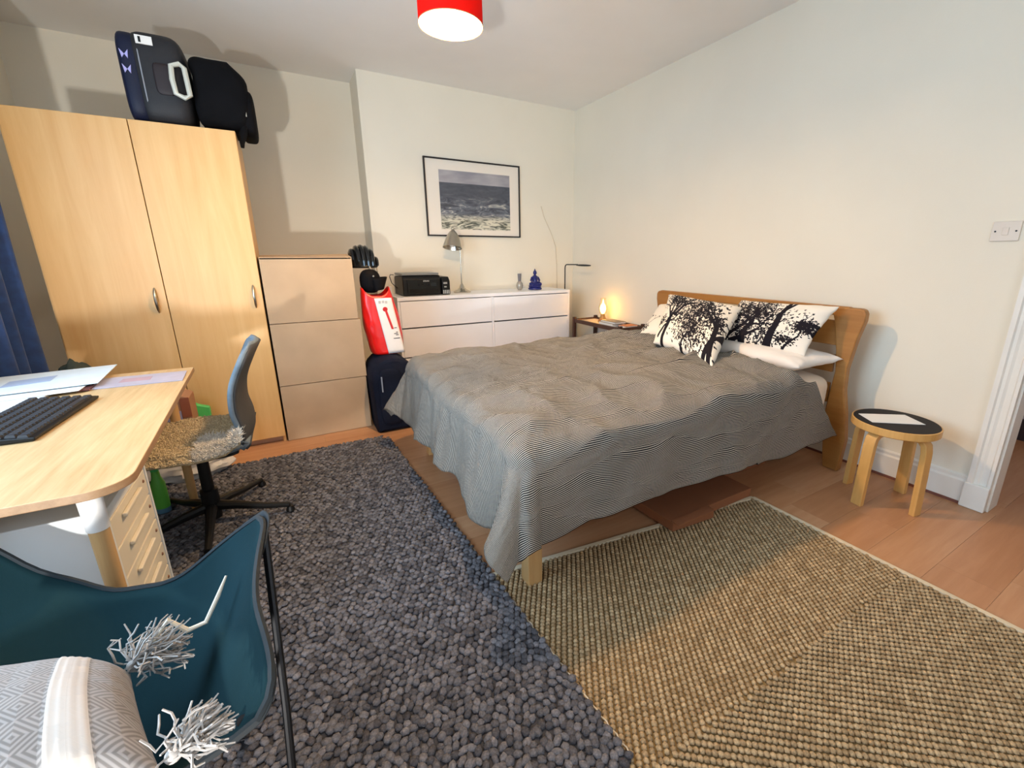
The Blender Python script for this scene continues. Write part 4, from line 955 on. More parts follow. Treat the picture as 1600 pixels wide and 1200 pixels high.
# ------------------------------------------------------------------ desk
dk = thing('desk', 'bamboo-topped desk with rounded corner standing by the curtain', 'desk', (-3.75, -2.3, 0))
DTZ = 0.73
def desk_outline():
    r = 0.085; pts = [(-4.12, -1.600), (-3.332, -1.645), (-3.283, -2.990 + r)]
    for k in range(1, 8):
        a = k / 8 * PI / 2; pts.append((-3.283 - r + r * math.cos(a), -2.990 + r - r * math.sin(a)))
    pts += [(-3.283 - r, -2.990), (-4.12, -2.965)]
    return pts
dt = obj('desktop', MB().prism(desk_outline(), DTZ - 0.022, DTZ, 'z'), M_bamboo, dk, bevel=0.003)
dt.data.materials.append(M_bambedge)
for p_ in dt.data.polygons:
    if abs(p_.normal.z) < 0.5: p_.material_index = 1
def deskleg(x_, y_):
    l = obj('leg', MB().lathe([(0.0165, 0.0), (0.0185, 0.35), (0.020, 0.60), (0.0, 0.60)], (x_, y_, 0), 28), M_legoak, dk)
    obj('leg_collar', MB().lathe([(0.0212, 0.60), (0.0222, 0.602), (0.0245, DTZ - 0.024), (0, DTZ - 0.024), (0, 0.6005)], (x_, y_, 0), 28), M_white, l, label='white metal leg collar')
deskleg(-3.375, -2.915); deskleg(-3.43, -1.72); deskleg(-4.02, -2.90); deskleg(-4.03, -1.72)
cab = thing('drawer_cabinet', 'white metal six-drawer cabinet standing under the near end of desk', 'cabinet', (-3.62, -2.68, 0))
CX0, CX1, CY0, CY1, CZ = -3.88, -3.372, -2.865, -2.500, 0.62
M_cab = plain('white_enamel', '#dfe3e4', 0.4, var=0.02)
obj('cabinet_body', MB().box(CX0, CX1 - 0.014, CY0, CY1, 0.03, CZ), M_cab, cab, bevel=0.004)
obj('rim', MB().box(CX1 - 0.0135, CX1, CY0, CY0 + 0.012, 0.03, CZ).box(CX1 - 0.0135, CX1, CY1 - 0.012, CY1, 0.03, CZ).box(CX1 - 0.0135, CX1, CY0 + 0.012, CY1 - 0.012, CZ - 0.03, CZ), M_cab, cab)
M_drw = plain('cream_enamel', '#d9d2c0', 0.45, var=0.02)
for k in range(6):
    z0 = 0.045 + k * 0.0905
    d = obj('drawer', MB().box(CX1 - 0.013, CX1 - 0.002, CY0 + 0.014, CY1 - 0.014, z0, z0 + 0.084), M_drw, cab, bevel=0.002)
    obj('handle', MB().box(CX1 - 0.002, CX1 + 0.010, -2.77, -2.60, z0 + 0.050, z0 + 0.062), M_drw, d, bevel=0.004)
    obj('screw', MB().lathe([(0, 0), (0.006, 0), (0.004, 0.003), (0, 0.003)], (CX1 - 0.002, -2.545, z0 + 0.055), 12, (1, 0, 0)), plain('brass_screw', '#7a5038', 0.5), d)
for x_ in (CX0 + 0.04, CX1 - 0.05):
    for y_ in (CY0 + 0.04, CY1 - 0.04): obj('foot', MB().lathe([(0.018, 0), (0.018, 0.031), (0, 0.031), (0, 0)], (x_, y_, 0), 16), M_black, cab)

# keyboard
kb = thing('keyboard', 'black full-size computer keyboard lying on the desk beside papers', 'keyboard', (-3.665, -2.29, DTZ))
kb.rotation_euler = (0, 0, math.radians(-3))
KC = Vector((-3.665, -2.29, DTZ))
kbody = obj('keyboard_body', MB().prism([(-3.755, DTZ + 0.002), (-3.575, DTZ + 0.002), (-3.572, DTZ + 0.012), (-3.755, DTZ + 0.026)], -2.515, -2.065, 'y'), M_black, kb, bevel=0.003)
M_key = plain('key_black', '#26262a', 0.5)
kme = None
widths = [17.5, 17.5, 17.5, 17.5, 17.5]
for r_ in range(6):
    xx = -3.742 + r_ * 0.0285; zz = DTZ + 0.0245 - r_ * 0.0022
    yy = -2.075
    k = 0
    while yy > -2.50:
        wk = 0.0175
        if r_ == 5 and 3 <= k <= 3: wk = 0.10
        if kme is None or wk != 0.0175:
            o = obj('key', MB().add([(xx - 0.012, yy - wk + 0.001, zz), (xx + 0.012, yy - wk + 0.001, zz), (xx + 0.012, yy, zz), (xx - 0.012, yy, zz), (xx - 0.009, yy - wk + 0.003, zz + 0.008), (xx + 0.009, yy - wk + 0.003, zz + 0.008), (xx + 0.009, yy - 0.002, zz + 0.008), (xx - 0.009, yy - 0.002, zz + 0.008)], [(3, 2, 1, 0), (4, 5, 6, 7), (0, 1, 5, 4), (1, 2, 6, 5), (2, 3, 7, 6), (3, 0, 4, 7)]), M_key, kb, at=(xx, yy - wk / 2, zz))
            if wk == 0.0175: kme = o.data
        else:
            o = bpy.data.objects.new('key', kme); COL.objects.link(o); o.parent = kb; o.location = Vector((xx, yy - wk / 2, zz)) - KC
        yy -= wk + 0.0012; k += 1

# papers
def sheet(name, label, pts, z0, th, mat, cat='paper', rise=None):
    m_ = MB().prism(pts, z0, z0 + th, 'z')
    c = (sum(p[0] for p in pts) / len(pts), sum(p[1] for p in pts) / len(pts), z0)
    if rise: m_.v = [(x_, y_, z_ + rise(x_, y_)) for x_, y_, z_ in m_.v]
    return tag(obj(name, m_, mat, at=c), label, cat)
M_bluepaper = plain('pale_blue_paper', '#cfdde6', 0.7, var=0.05, scale=12)
mg = thing('magazine', 'grey-mauve printed leaflet lying along the far edge of the desk', 'magazine', (-3.5, -1.8, DTZ))
obj('cover', MB().prism([(-3.345, -1.735), (-3.333, -1.925), (-3.700, -1.905), (-3.690, -1.715)], DTZ + 0.001, DTZ + 0.004, 'z'), plain('mauve_print', '#a8a5b5', 0.5, var=0.08, scale=14), mg)
obj('print_block', MB().prism([(-3.46, -1.78), (-3.455, -1.85), (-3.56, -1.845), (-3.56, -1.775)], DTZ + 0.004, DTZ + 0.0046, 'z'), plain('pink_print', '#ad929b', 0.6), mg)
obj('spine', MB().prism([(-3.640, -1.70), (-3.625, -1.93), (-3.66, -1.935), (-3.70, -1.70)], DTZ + 0.0042, DTZ + 0.010, 'z'), plain('maroon_print', '#5c2f2c', 0.5), mg)
sheet('paper_sheet', 'white paper sheet topmost of the loose papers beside the curtain', [(-3.640, -1.500), (-3.610, -1.885), (-4.06, -1.935), (-4.06, -1.560)], DTZ + 0.020, 0.002, M_bluepaper)
sheet('paper_sheet', 'lower sheet of paper sticking out beside the keyboard', [(-3.655, -1.56), (-3.648, -1.955), (-4.07, -2.02), (-4.07, -1.60)], DTZ + 0.0125, 0.002, M_paper)
sheet('newspaper', 'folded newspaper lying partly under the keyboard top edge', [(-3.740, -1.62), (-3.735, -2.05), (-4.08, -2.16), (-4.09, -1.62)], DTZ + 0.001, 0.010, plain('newsprint', '#c9cdd0', 0.8, var=0.12, scale=10), 'newspaper')
sheet('paper_sheet', 'sheet of paper at the left edge of the desk near the keyboard corner', [(-3.775, -2.06), (-3.785, -2.20), (-4.09, -2.28), (-4.09, -2.10)], DTZ + 0.0115, 0.002, M_bluepaper)
o = obj('envelope_window', MB().prism([(-3.80, -1.640), (-3.79, -1.75), (-3.92, -1.79), (-3.93, -1.68)], DTZ + 0.0225, DTZ + 0.0233, 'z'), plain('grey_blue_print', '#9fb2cf', 0.6), at=(-3.86, -1.7, DTZ))
tag(o, 'small grey-blue printed slip on the topmost white sheet', 'paper')

# dark bag behind the desk
dbg = thing('backpack', 'dark olive bag standing behind the far edge of the desk', 'bag', (-3.82, -1.34, 0))
obj('bag_body', crumple((-3.83, -1.36, 0.385), 0.12, 0.10, 0.385, 7, 0.10), plain('dark_olive_fabric', '#2c3024', 0.85), dbg)

# curtain
def curt(u, v):
    yy = -1.00 - 0.95 * u; z = 0.02 + 2.42 * v
    return (-4.085 + 0.045 * math.sin(u * 2 * PI * 6.5 + 0.5) + 0.02 * noise.noise(Vector((u * 7, v * 2, 0))), yy, z)
s = NT('navy_curtain'); v_ = s.coord('Object'); nz = s.node('ShaderNodeTexNoise', i_Scale=30.0, i_Detail=3.0); s.link(v_, nz.inputs['Vector'])
s.link(s.ramp(nz.outputs['Fac'], [(0.3, srgb('#10305f')), (0.7, srgb('#163d74'))]), s.b.inputs['Base Color']); s.b.inputs['Roughness'].default_value = 0.8; s.b.inputs['Sheen Weight'].default_value = 0.2
M_curt = s.m
cu = thing('curtain', 'dark navy blue curtain hanging at the left edge beside the wardrobe', 'curtain', (-4.085, -1.5, 0.02))
obj('cloth', MB().grid(curt, 160, 24), M_curt, cu, solid=0.004)
obj('header_tape', MB().grid(lambda u, v: (curt(u, 1)[0] + 0.004, curt(u, 1)[1], 2.40 + 0.04 * v), 100, 2), M_curt, cu, solid=0.003)
cr = thing('curtain_rail', 'thin white curtain pole above the navy curtain', 'curtain rail', (-4.085, -2.8, 2.46))
obj('pole', MB().tube([(-4.085, -0.9, 2.465), (-4.085, -4.2, 2.465)], 0.012, 12), M_white, cr)
for y_ in (-1.0, -2.6, -4.1): obj('bracket', MB().tube([(-4.298, y_, 2.465), (-4.09, y_, 2.465)], 0.007, 8), M_white, cr)

# ------------------------------------------------------------------ office chair
oc = thing('swivel_chair', 'grey felt swivel chair with black star base and sheepskin at the desk', 'chair', (-3.33, -1.92, 0))
OX, OY = -3.330, -1.920
ob = obj('column', MB().lathe([(0.032, 0.055), (0.036, 0.10), (0.034, 0.20), (0.024, 0.205), (0.022, 0.40), (0.06, 0.415), (0.0, 0.42)], (OX, OY, 0), 28), M_black, oc)
for k in range(5):
    a = math.radians(-16 + 72 * k); d = Vector((math.cos(a), math.sin(a), 0)); c = Vector((OX, OY, 0))
    l = obj('leg', MB().tube([c + d * 0.02 + Vector((0, 0, 0.115)), c + d * 0.10 + Vector((0, 0, 0.105)), c + d * 0.22 + Vector((0, 0, 0.080)), c + d * 0.325 + Vector((0, 0, 0.070))], [0.024, 0.020, 0.015, 0.012], 10), M_black, oc)
    p = c + d * 0.325
    obj('glide', MB().lathe([(0.0, 0.036), (0.017, 0.036), (0.020, 0.042), (0.014, 0.062), (0.0, 0.066)], p, 16), M_black, l)
def shell(u, v, off=0.0):
    # v: 0 seat front .. 1 top of back; u across
    prof = [(-3.555, 0.440), (-3.50, 0.452), (-3.38, 0.448), (-3.26, 0.436), (-3.175, 0.440), (-3.125, 0.475), (-3.118, 0.54), (-3.130, 0.62), (-3.118, 0.72), (-3.075, 0.82), (-3.040, 0.885)]
    t = v * (len(prof) - 1); i = min(int(t), len(prof) - 2); f = t - i
    def cat(a, b, c_, d, f): return 0.5 * ((2 * b) + (-a + c_) * f + (2 * a - 5 * b + 4 * c_ - d) * f * f + (-a + 3 * b - 3 * c_ + d) * f ** 3)
    g = lambda k: prof[max(0, min(len(prof) - 1, k))]
    x_ = cat(g(i - 1)[0], g(i)[0], g(i + 1)[0], g(i + 2)[0], f); z_ = cat(g(i - 1)[1], g(i)[1], g(i + 1)[1], g(i + 2)[1], f)
    s_ = 2 * u - 1
    if v < 0.45: wdt = 0.235 - 0.03 * (1 - min(1, v / 0.08)) ** 2
    else: wdt = 0.235 - 0.035 * ((v - 0.45) / 0.55) - 0.10 * max(0, (v - 0.90) / 0.10) ** 2
    x_ -= 0.030 * s_ * s_ * (1 if v > 0.5 else 0); z_ += 0.018 * s_ * s_ * (1 if v < 0.45 else 0)
    return (x_ + off, OY + s_ * wdt, z_)
def slerp_shell(u, v): return shell(u, v)
sm = MB().grid(slerp_shell, 24, 48)
so = obj('seat_shell', sm, M_shell, oc, solid=0.020)
so.data.materials.append(M_shellback)
so.modifiers['solid'].material_offset = 0
bk = obj('back_cover', MB().grid(lambda u, v: tuple(Vector(shell(u, 0.45 + 0.54 * v)) + Vector((0.0135, 0, -0.002))), 20, 28), M_shellback, oc, solid=0.008)
obj('under_pan', MB().grid(lambda u, v: tuple(Vector(shell(u, 0.02 + 0.40 * v)) + Vector((0, 0, -0.018))), 16, 12), M_black, oc, solid=0.010)
# sheepskin
sk = thing('sheepskin', 'beige short-pile sheepskin draped over the swivel chair seat', 'sheepskin', (-3.36, -1.92, 0.46))
def skin(u, v):
    x_ = -3.60 + 0.455 * u; s_ = 2 * v - 1
    yw = 0.285 - 0.03 * abs(math.sin(u * 5)) ; p = Vector((x_, OY - 0.03 + s_ * yw, 0))
    z = 0.475 + 0.012 * s_ * s_ + 0.008 * noise.noise(Vector((u * 6, v * 6, 0))) - 0.03 * max(0, abs(s_) - 0.85) / 0.15
    if u > 0.88: z += (u - 0.88) * 0.35
    return (p.x, p.y, z)
obj('hide', MB().grid(skin, 50, 50), plain('hide_beige', '#bfae8b', 0.95, bump=0.5, bscale=120), sk, solid=0.010)
def tufts(name, count, fn, ln, mat, seed, spread=0.6):
    rg = random.Random(seed); V_, F_, tt = [], [], []
    for _ in range(count):
        p, nrm = fn(rg); l = ln * rg.uniform(0.6, 1.3); d = (nrm + Vector((rg.gauss(0, spread), rg.gauss(0, spread), rg.gauss(0, spread * 0.4)))).normalized()
        a = d.orthogonal().normalized() * 0.0028; b = d.cross(a).normalized() * 0.0028; o_ = len(V_)
        mid_ = p + d * l * 0.55; tip = p + d * l + Vector((rg.gauss(0, 0.004), rg.gauss(0, 0.004), -0.002))
        V_ += [p + a, p - a * 0.5 + b, p - a * 0.5 - b, mid_ + a * 0.9, mid_ - a * 0.45 + b * 0.9, mid_ - a * 0.45 - b * 0.9, tip]
        F_ += [(o_, o_ + 1, o_ + 4, o_ + 3), (o_ + 1, o_ + 2, o_ + 5, o_ + 4), (o_ + 2, o_, o_ + 3, o_ + 5), (o_ + 3, o_ + 4, o_ + 6), (o_ + 4, o_ + 5, o_ + 6), (o_ + 5, o_ + 3, o_ + 6)]
        tt += [rg.uniform(0, 1)] * 7
    m_ = MB(); m_.v = V_; m_.f = F_; m_.smooth = True
    return m_, tt
def add_tufts(name, count, fn, ln, mat, parent, seed, spread=0.6):
    m_, tt = tufts(name, count, fn, ln, mat, seed, spread)
    o_ = obj(name, m_, mat, parent, merge=False)
    at_ = o_.data.attributes.new('tint', 'FLOAT', 'POINT'); at_.data.foreach_set('value', tt); o_['kind'] = 'stuff'
    return o_
def on_skin(rg):
    u, v = rg.random(), rg.random()
    if rg.random() < 0.25: v = rg.choice((0.0, 1.0)) + rg.uniform(-0.03, 0.03); v = min(1, max(0, v))
    return Vector(skin(u, v)) + Vector((0, 0, 0.003)), Vector((-0.3, 0, 1))
add_tufts('wool_pile', 16000, on_skin, 0.013, M_wool, sk, 3)
def on_corner(rg):
    u = rg.uniform(0.66, 1.0); v = rg.uniform(0.0, 0.45) ** 1.3
    return Vector(skin(u, v)) + Vector((0, 0, 0.006)), Vector((0.2, -0.5, 0.8))
add_tufts('shaggy_corner', 2600, on_corner, 0.030, M_woolw, sk, 4, 0.5)

# odds and ends behind the chair on the floor
pb = thing('paper_carrier', 'brown paper carrier with printed label standing beyond the desk', 'bag', (-3.53, -1.15, 0))
obj('bag_body', MB().prism([(-3.66, 0.0), (-3.455, 0.0), (-3.455, 0.47), (-3.50, 0.492), (-3.66, 0.47)], -1.22, -1.06, 'y'), plain('brown_kraft', '#a4785a', 0.85, bump=0.3, bscale=12), pb, bevel=0.004)
obj('printed_label', MB().box(-3.62, -3.50, -1.223, -1.2205, 0.33, 0.40), plain('lilac_label', '#8f8cae', 0.6), pb)
obj('dark_band', MB().box(-3.498, -3.455, -1.224, -1.2205, 0.36, 0.475), plain('rust_band', '#8a4b32', 0.7), pb)
gp = thing('green_packet', 'bright green plastic packet poking up behind the chair seat', 'packet', (-3.42, -1.05, 0))
obj('packet', MB().prism([(-3.475, 0), (-3.40, 0), (-3.395, 0.355), (-3.445, 0.375), (-3.480, 0.40), (-3.478, 0.25)], -1.06, -1.02, 'y'), plain('green_plastic', '#4fc46c', 0.4, bump=0.3, bscale=20), gp, bevel=0.006)
wb = thing('white_bag', 'crumpled pale grey plastic bag on the floor behind the chair', 'bag', (-3.50, -1.27, 0))
obj('bag_body', crumple((-3.50, -1.29, 0.085), 0.19, 0.10, 0.085, 12, 0.22), plain('milky_plastic', '#c9c6c3', 0.35, var=0.1, bump=0.4, bscale=15), wb)
gb = thing('spray_bottle', 'green plastic bottle with blue base beside the drawer cabinet', 'bottle', (-3.555, -1.70, 0.037))
obj('bottle_body', MB().lathe([(0, 0.06), (0.028, 0.06), (0.029, 0.10), (0.028, 0.19), (0.018, 0.22), (0.014, 0.26), (0.0, 0.262)], (-3.555, -1.70, 0), 24), plain('green_bottle', '#5db344', 0.35), gb)
obj('bottle_base', MB().lathe([(0, 0.037), (0.028, 0.037), (0.029, 0.062), (0, 0.062)], (-3.555, -1.70, 0), 24), plain('blue_bottle_base', '#54809e', 0.3), gb)
obj('cap', MB().lathe([(0.016, 0.255), (0.018, 0.285), (0.0, 0.29), (0, 0.255)], (-3.555, -1.70, 0), 20), plain('green_plastic', '#4fc46c', 0.4), gb)

# ------------------------------------------------------------------ butterfly chair
bf = thing('butterfly_chair', 'dark teal canvas butterfly chair on a black rod frame in the foreground', 'chair', (-3.35, -3.4, 0))
Q1, Q2 = Vector((-3.005, -3.330, 0.765)), Vector((-3.600, -2.960, 0.770))     # upper right, upper left corners
Q3, Q4 = Vector((-2.990, -3.700, 0.660)), Vector((-3.95, -3.60, 0.640))       # front right, front left corners
QC = (Q1 + Q2 + Q3 + Q4) / 4
Q1, Q2, Q3, Q4 = [QC + (q - QC) * 1.06 for q in (Q1, Q2, Q3, Q4)]
def canvas(u, v):
    a, b = 2 * u - 1, 2 * v - 1
    u, v = 0.5 + 0.5 * a * math.sqrt(1 - 0.15 * b ** 6), 0.5 + 0.5 * b * math.sqrt(1 - 0.15 * a ** 6)
    # u: left(0) -> right(1); v: back edge(0) -> front edge(1)
    p = (Q2 * (1 - u) + Q1 * u) * (1 - v) + (Q4 * (1 - u) + Q3 * u) * v
    su = math.sin(PI * u); sv = math.sin(PI * v)
    z = -0.27 * math.sin(PI * u ** 0.85) ** 1.2 * (1 - v) ** 2 - 0.30 * su ** 0.9 * sv ** 0.8 - 0.16 * su * v ** 2
    back = 0.055 * su * (1 - v) ** 2
    p = p + Vector((back * 0.5, back * 0.8, z))
    p += Vector((-0.03 * sv * u ** 6, 0, 0)) + Vector((0, 0.06 * su * v ** 3, 0))
    w_ = 0.006 * noise.noise(Vector((u * 7, v * 3, 0)))
    return (p.x + w_, p.y + w_, p.z + w_)
s = NT('teal_canvas'); v_ = s.coord('Object'); nz = s.node('ShaderNodeTexNoise', i_Scale=4.0, i_Detail=4.0); s.link(v_, nz.inputs['Vector'])
s.link(s.ramp(nz.outputs['Fac'], [(0.3, srgb('#13282c')), (0.7, srgb('#172f35'))]), s.b.inputs['Base Color']); s.b.inputs['Roughness'].default_value = 0.85; s.b.inputs['Specular IOR Level'].default_value = 0.06
n2 = s.node('ShaderNodeTexNoise', i_Scale=500.0, i_Detail=2.0); s.link(v_, n2.inputs['Vector']); s.bump(n2.outputs['Fac'], 0.15, 0.002)
M_teal = s.m
M_tealedge = plain('dark_canvas_hem', '#101a20', 0.8)
obj('canvas_seat', MB().grid(canvas, 60, 60), M_teal, bf, solid=0.005)
edge = [canvas(k / 30, 0) for k in range(31)] + [canvas(1, k / 20) for k in range(1, 21)] + [canvas(1 - k / 30, 1) for k in range(1, 31)] + [canvas(0, 1 - k / 20) for k in range(1, 20)]
obj('hem', MB().tube(edge, 0.0055, 6, closed=True), M_tealedge, bf)
def pocket(c, q1, q2, lift):
    def f(a, b):
        p = Vector(canvas(*c(a, b))); return tuple(p + Vector(lift) * (0.012 * math.sin(PI * b)))
    return MB().grid(f, 10, 10)
obj('corner_pocket', MB().grid(lambda a, b: tuple(Vector(canvas(1 - 0.10 * a * (1 - b * 0.6), 0.30 * b)) + Vector((0.010, 0.016, 0.004))), 10, 14), M_tealedge, bf, solid=0.003)
obj('corner_pocket', MB().grid(lambda a, b: tuple(Vector(canvas(1 - 0.10 * a * (1 - b * 0.5), 1 - 0.16 * b)) + Vector((0.004, 0.002, -0.008))), 10, 14), M_tealedge, bf, solid=0.003)
Q1, Q2, Q3, Q4 = Vector(canvas(1, 0)), Vector(canvas(0, 0)), Vector(canvas(1, 1)), Vector(canvas(0, 1))
rod = lambda *p: MB().tube(p, 0.0075, 10)
obj('frame_rod', rod(Q1 + Vector((0.006, 0.012, -0.01)), (-3.004, -3.47, 0.40), (-3.02, -3.60, 0.037)), M_dmetal, bf)
obj('frame_rod', rod(Q3 + Vector((-0.02, 0.02, -0.012)), (-3.08, -3.45, 0.38), (-3.14, -3.15, 0.037)), M_dmetal, bf)
obj('frame_rod', rod(Q2 + Vector((-0.006, 0.012, -0.01)), (-3.63, -3.20, 0.45), (-3.70, -3.62, 0.037)), M_dmetal, bf)
obj('frame_rod', rod(Q4 + Vector((-0.006, -0.006, -0.01)), (-3.80, -3.4, 0.40), (-3.66, -3.08, 0.037)), M_dmetal, bf)
obj('floor_rod', rod((-3.14, -3.15, 0.037), (-3.66, -3.08, 0.037)), M_dmetal, bf)
obj('floor_rod', rod((-3.02, -3.60, 0.037), (-3.70, -3.62, 0.037)), M_dmetal, bf)

# cushion with tassels
M_cush = None
s = NT('woven_cushion'); tc = s.node('ShaderNodeAttribute', attribute_name='cuv'); sp = s.node('ShaderNodeSeparateXYZ'); s.link(tc.outputs['Vector'], sp.inputs[0])
# diamonds: fract(|fract(u*8)-.5| + |fract(v*8)-.5| * k)
def tri(sock, f):
    a = s.node('ShaderNodeMath', operation='MULTIPLY'); a.inputs[1].default_value = f; s.link(sock, a.inputs[0])
    b = s.node('ShaderNodeMath', operation='PINGPONG'); b.inputs[1].default_value = 0.5; s.link(a.outputs[0], b.inputs[0]); return b.outputs[0]
ad = s.node('ShaderNodeMath', operation='ADD'); s.link(tri(sp.outputs['X'], 6.5), ad.inputs[0]); s.link(tri(sp.outputs['Y'], 6.5), ad.inputs[1])
mu = s.node('ShaderNodeMath', operation='MULTIPLY'); mu.inputs[1].default_value = 5.5; s.link(ad.outputs[0], mu.inputs[0])
fr_ = s.node('ShaderNodeMath', operation='FRACT'); s.link(mu.outputs[0], fr_.inputs[0])
dia = s.ramp(fr_.outputs[0], [(0.30, srgb('#6d6763')), (0.5, srgb('#918b87')), (0.8, srgb('#918b87')), (1.0, srgb('#6d6763'))])
bd_ = s.ramp(sp.outputs['Z'], [(0.49, (0, 0, 0, 1)), (0.51, (1, 1, 1, 1))])
mx = s.node('ShaderNodeMix'); mx.data_type = 'RGBA'; s.link(bd_, mx.inputs[0]); s.link(dia, mx.inputs[6]); mx.inputs[7].default_value = srgb('#b9afa5')
s.link(mx.outputs[2], s.b.inputs['Base Color']); s.b.inputs['Roughness'].default_value = 0.95; s.b.inputs['Sheen Weight'].default_value = 0.2
s.bump(fr_.outputs[0], 0.4, 0.002)
M_cush = s.m
cs = thing('tasselled_cushion', 'grey woven cushion with white stripes and tassels on the butterfly chair', 'cushion', (-3.36, -3.52, 0.5))
C1, C2, C3, C4 = Vector((-3.205, -3.445, 0.580)), Vector((-3.500, -3.260, 0.540)), Vector((-3.44, -3.70, 0.63)), Vector((-3.095, -3.745, 0.665))
def cushbase(u, v): return C2 * (1 - u) * (1 - v) + C1 * u * (1 - v) + C4 * u * v + C3 * (1 - u) * v
NN = (C1 - C2).cross(C3 - C2).normalized()
if NN.z < 0: NN = -NN
nC = 90; vs_, fs_, cuv = [], [], []
for side in (1, -1):
    for i in range(nC + 1):
        for j in range(nC + 1):
            u, v = i / nC, j / nC; a, b = 2 * u - 1, 2 * v - 1
            p = cushbase(0.5 + 0.5 * a * (1 - 0.03 * (1 - b * b)), 0.5 + 0.5 * b * (1 - 0.05 * (1 - a * a)))
            h = (max(0, 1 - a ** 4) ** 0.6) * (max(0, 1 - b ** 4) ** 0.6)
            rib = 0.0
            band = 1.0 if 0.70 < u < 0.84 else 0.0
            if band: rib = 0.0022 * abs(math.sin((u - 0.70) / 0.14 * PI * 4)) ** 0.6 * (h > 0.1)
            p = p + NN * (side * 0.075 * h * (1 + 0.12 * noise.noise(Vector((u * 3, v * 3, side)))) + side * rib)
            vs_.append(p); cuv.append((u, v, band))
SS = (nC + 1) ** 2
for k in range(2):
    for i in range(nC):
        for j in range(nC):
            a = k * SS + i * (nC + 1) + j; q = (a, a + nC + 1, a + nC + 2, a + 1); fs_.append(q if k == 0 else q[::-1])
mm = MB(); mm.v = vs_; mm.f = fs_; mm.smooth = True
co = obj('cushion_body', mm, M_cush, cs, merge=False)
at_ = co.data.attributes.new('cuv', 'FLOAT_VECTOR', 'POINT'); at_.data.foreach_set('vector', np.array(cuv, dtype=np.float32).ravel())
co.data.polygons.foreach_set('use_smooth', [True] * len(co.data.polygons))
def tassel(p0, d, seed, n_=26, l=0.075):
    rg = random.Random(seed); m_ = MB(); d = Vector(d).normalized()
    m_.ball(p0 + d * 0.006, 0.009, 6)
    for _ in range(n_):
        e = Vector((rg.gauss(0, 0.5), rg.gauss(0, 0.5), rg.gauss(0, 0.35))); q = p0 + d * 0.012; pts = [q]
        for k in range(5): q = q + (d + e + Vector((0, 0, -0.12 * k)) + Vector((rg.gauss(0, 0.6), rg.gauss(0, 0.6), rg.gauss(0, 0.45)))).normalized() * (l / 5) * rg.uniform(0.8, 1.2); pts.append(q)
        m_.tube(pts, [0.0017, 0.0017, 0.0016, 0.0016, 0.0015, 0.0012], 4)
    return m_
M_tas = plain('tassel_cotton', '#aaa6a2', 0.9, var=0.1, scale=60)
t1 = obj('tassel', tassel(C1 + Vector((0.0, 0.0, 0.01)), (0.8, 0.45, 0.25), 1, 120, 0.080), M_tas, cs)
obj('tassel', tassel(C4 + Vector((0.0, 0.02, 0.0)), (0.9, 0.5, 0.2), 2, 110, 0.06), M_tas, cs)
obj('loose_thread', MB().tube([C1 + Vector((0.03, 0.02, 0.03)), C1 + Vector((0.055, 0.025, 0.060)), C1 + Vector((0.078, 0.02, 0.030)), C1 + Vector((0.105, 0.02, 0.035)), C1 + Vector((0.125, 0.04, 0.065)), C1 + Vector((0.140, 0.06, 0.09))], [0.004, 0.004, 0.005, 0.004, 0.004, 0.002], 8), plain('cream_thread', '#ded4c0', 0.8), t1)

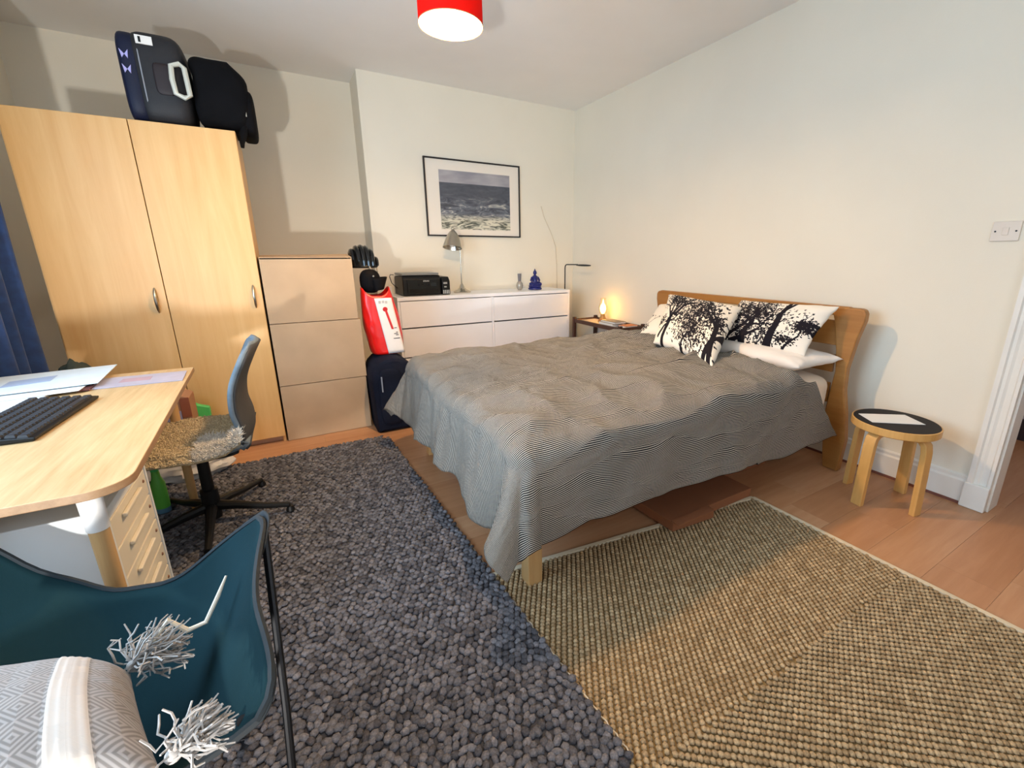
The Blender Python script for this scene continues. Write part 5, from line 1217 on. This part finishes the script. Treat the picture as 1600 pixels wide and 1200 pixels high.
# ------------------------------------------------------------------ pendant lamp
pd = thing('pendant_lamp', 'lit red drum lampshade hanging from the ceiling', 'lamp', (-2.137, -2.21, 2.2))
PCX, PCY, PZ, PR = -2.137, -2.21, 2.20, 0.135
s = NT('red_shade'); s.b.inputs['Base Color'].default_value = srgb('#e02a18'); s.b.inputs['Roughness'].default_value = 0.6
tr = s.node('ShaderNodeBsdfTranslucent'); tr.inputs['Color'].default_value = srgb('#ff5428'); mxs = s.node('ShaderNodeMixShader'); mxs.inputs[0].default_value = 0.8
outn = s.n['Material Output']; s.link(s.b.outputs[0], mxs.inputs[1]); s.link(tr.outputs[0], mxs.inputs[2]); s.link(mxs.outputs[0], outn.inputs['Surface'])
obj('shade', MB().lathe([(PR, 0), (PR, 0.24), (PR - 0.001, 0.24), (PR - 0.001, 0.0)], (PCX, PCY, PZ), 72), s.m, pd)
obj('shade_lining', MB().lathe([(PR - 0.0015, 0.001), (PR - 0.0015, 0.239), (PR - 0.0022, 0.239), (PR - 0.0022, 0.001)], (PCX, PCY, PZ), 72), plain('white_lining', '#fbf4e4', 0.8, var=0.0), pd)
obj('rim_wire', MB().tube([(PCX + PR * math.cos(t), PCY + PR * math.sin(t), PZ) for t in [k * PI / 32 for k in range(64)]], 0.0022, 6, closed=True), plain('rim_brown', '#b08a5c', 0.6), pd)
obj('cord', MB().tube([(PCX, PCY, 2.46), (PCX, PCY, H - 0.02)], 0.004, 8), M_white, pd)
obj('ceiling_rose', MB().lathe([(0, H - 0.035), (0.03, H - 0.03), (0.045, H - 0.001), (0, H - 0.001)], (PCX, PCY, 0), 28), M_white, pd)
obj('socket', MB().lathe([(0.0, 2.37), (0.022, 2.37), (0.022, 2.44), (0.012, 2.462), (0, 2.465)], (PCX, PCY, 0), 20), M_white, pd)
obj('spider', MB().tube([(PCX - PR, PCY, 2.438), (PCX + PR, PCY, 2.438)], 0.002, 6).tube([(PCX, PCY - PR, 2.438), (PCX, PCY + PR, 2.438)], 0.002, 6), M_white, pd)
bb = obj('bulb', MB().lathe([(0, 2.200), (0.016, 2.203), (0.022, 2.218), (0.022, 2.365), (0.016, 2.37), (0, 2.37)], (PCX, PCY, 0), 24), emit('lit_bulb_white', '#ffcf94', 1900.0), pd)
# floor lamp added out of view as a body for the spot
tl = thing('added_floor_lamp', 'low black floor uplighter added out of view behind the camera', 'lamp', (-3.84, -5.34, 0))
obj('base', MB().lathe([(0.11, 0), (0.11, 0.02), (0.012, 0.03), (0.012, 0.40), (0.0, 0.40), (0, 0)], (-3.84, -5.42, 0), 28), M_dmetal, tl)
obj('lamp_head', MB().lathe([(0.03, 0.0), (0.07, 0.12), (0.068, 0.12), (0.028, 0.002)], (-3.86, -5.40, 0.41), 28, (0.15, 0.85, 0.42)), M_dmetal, tl)
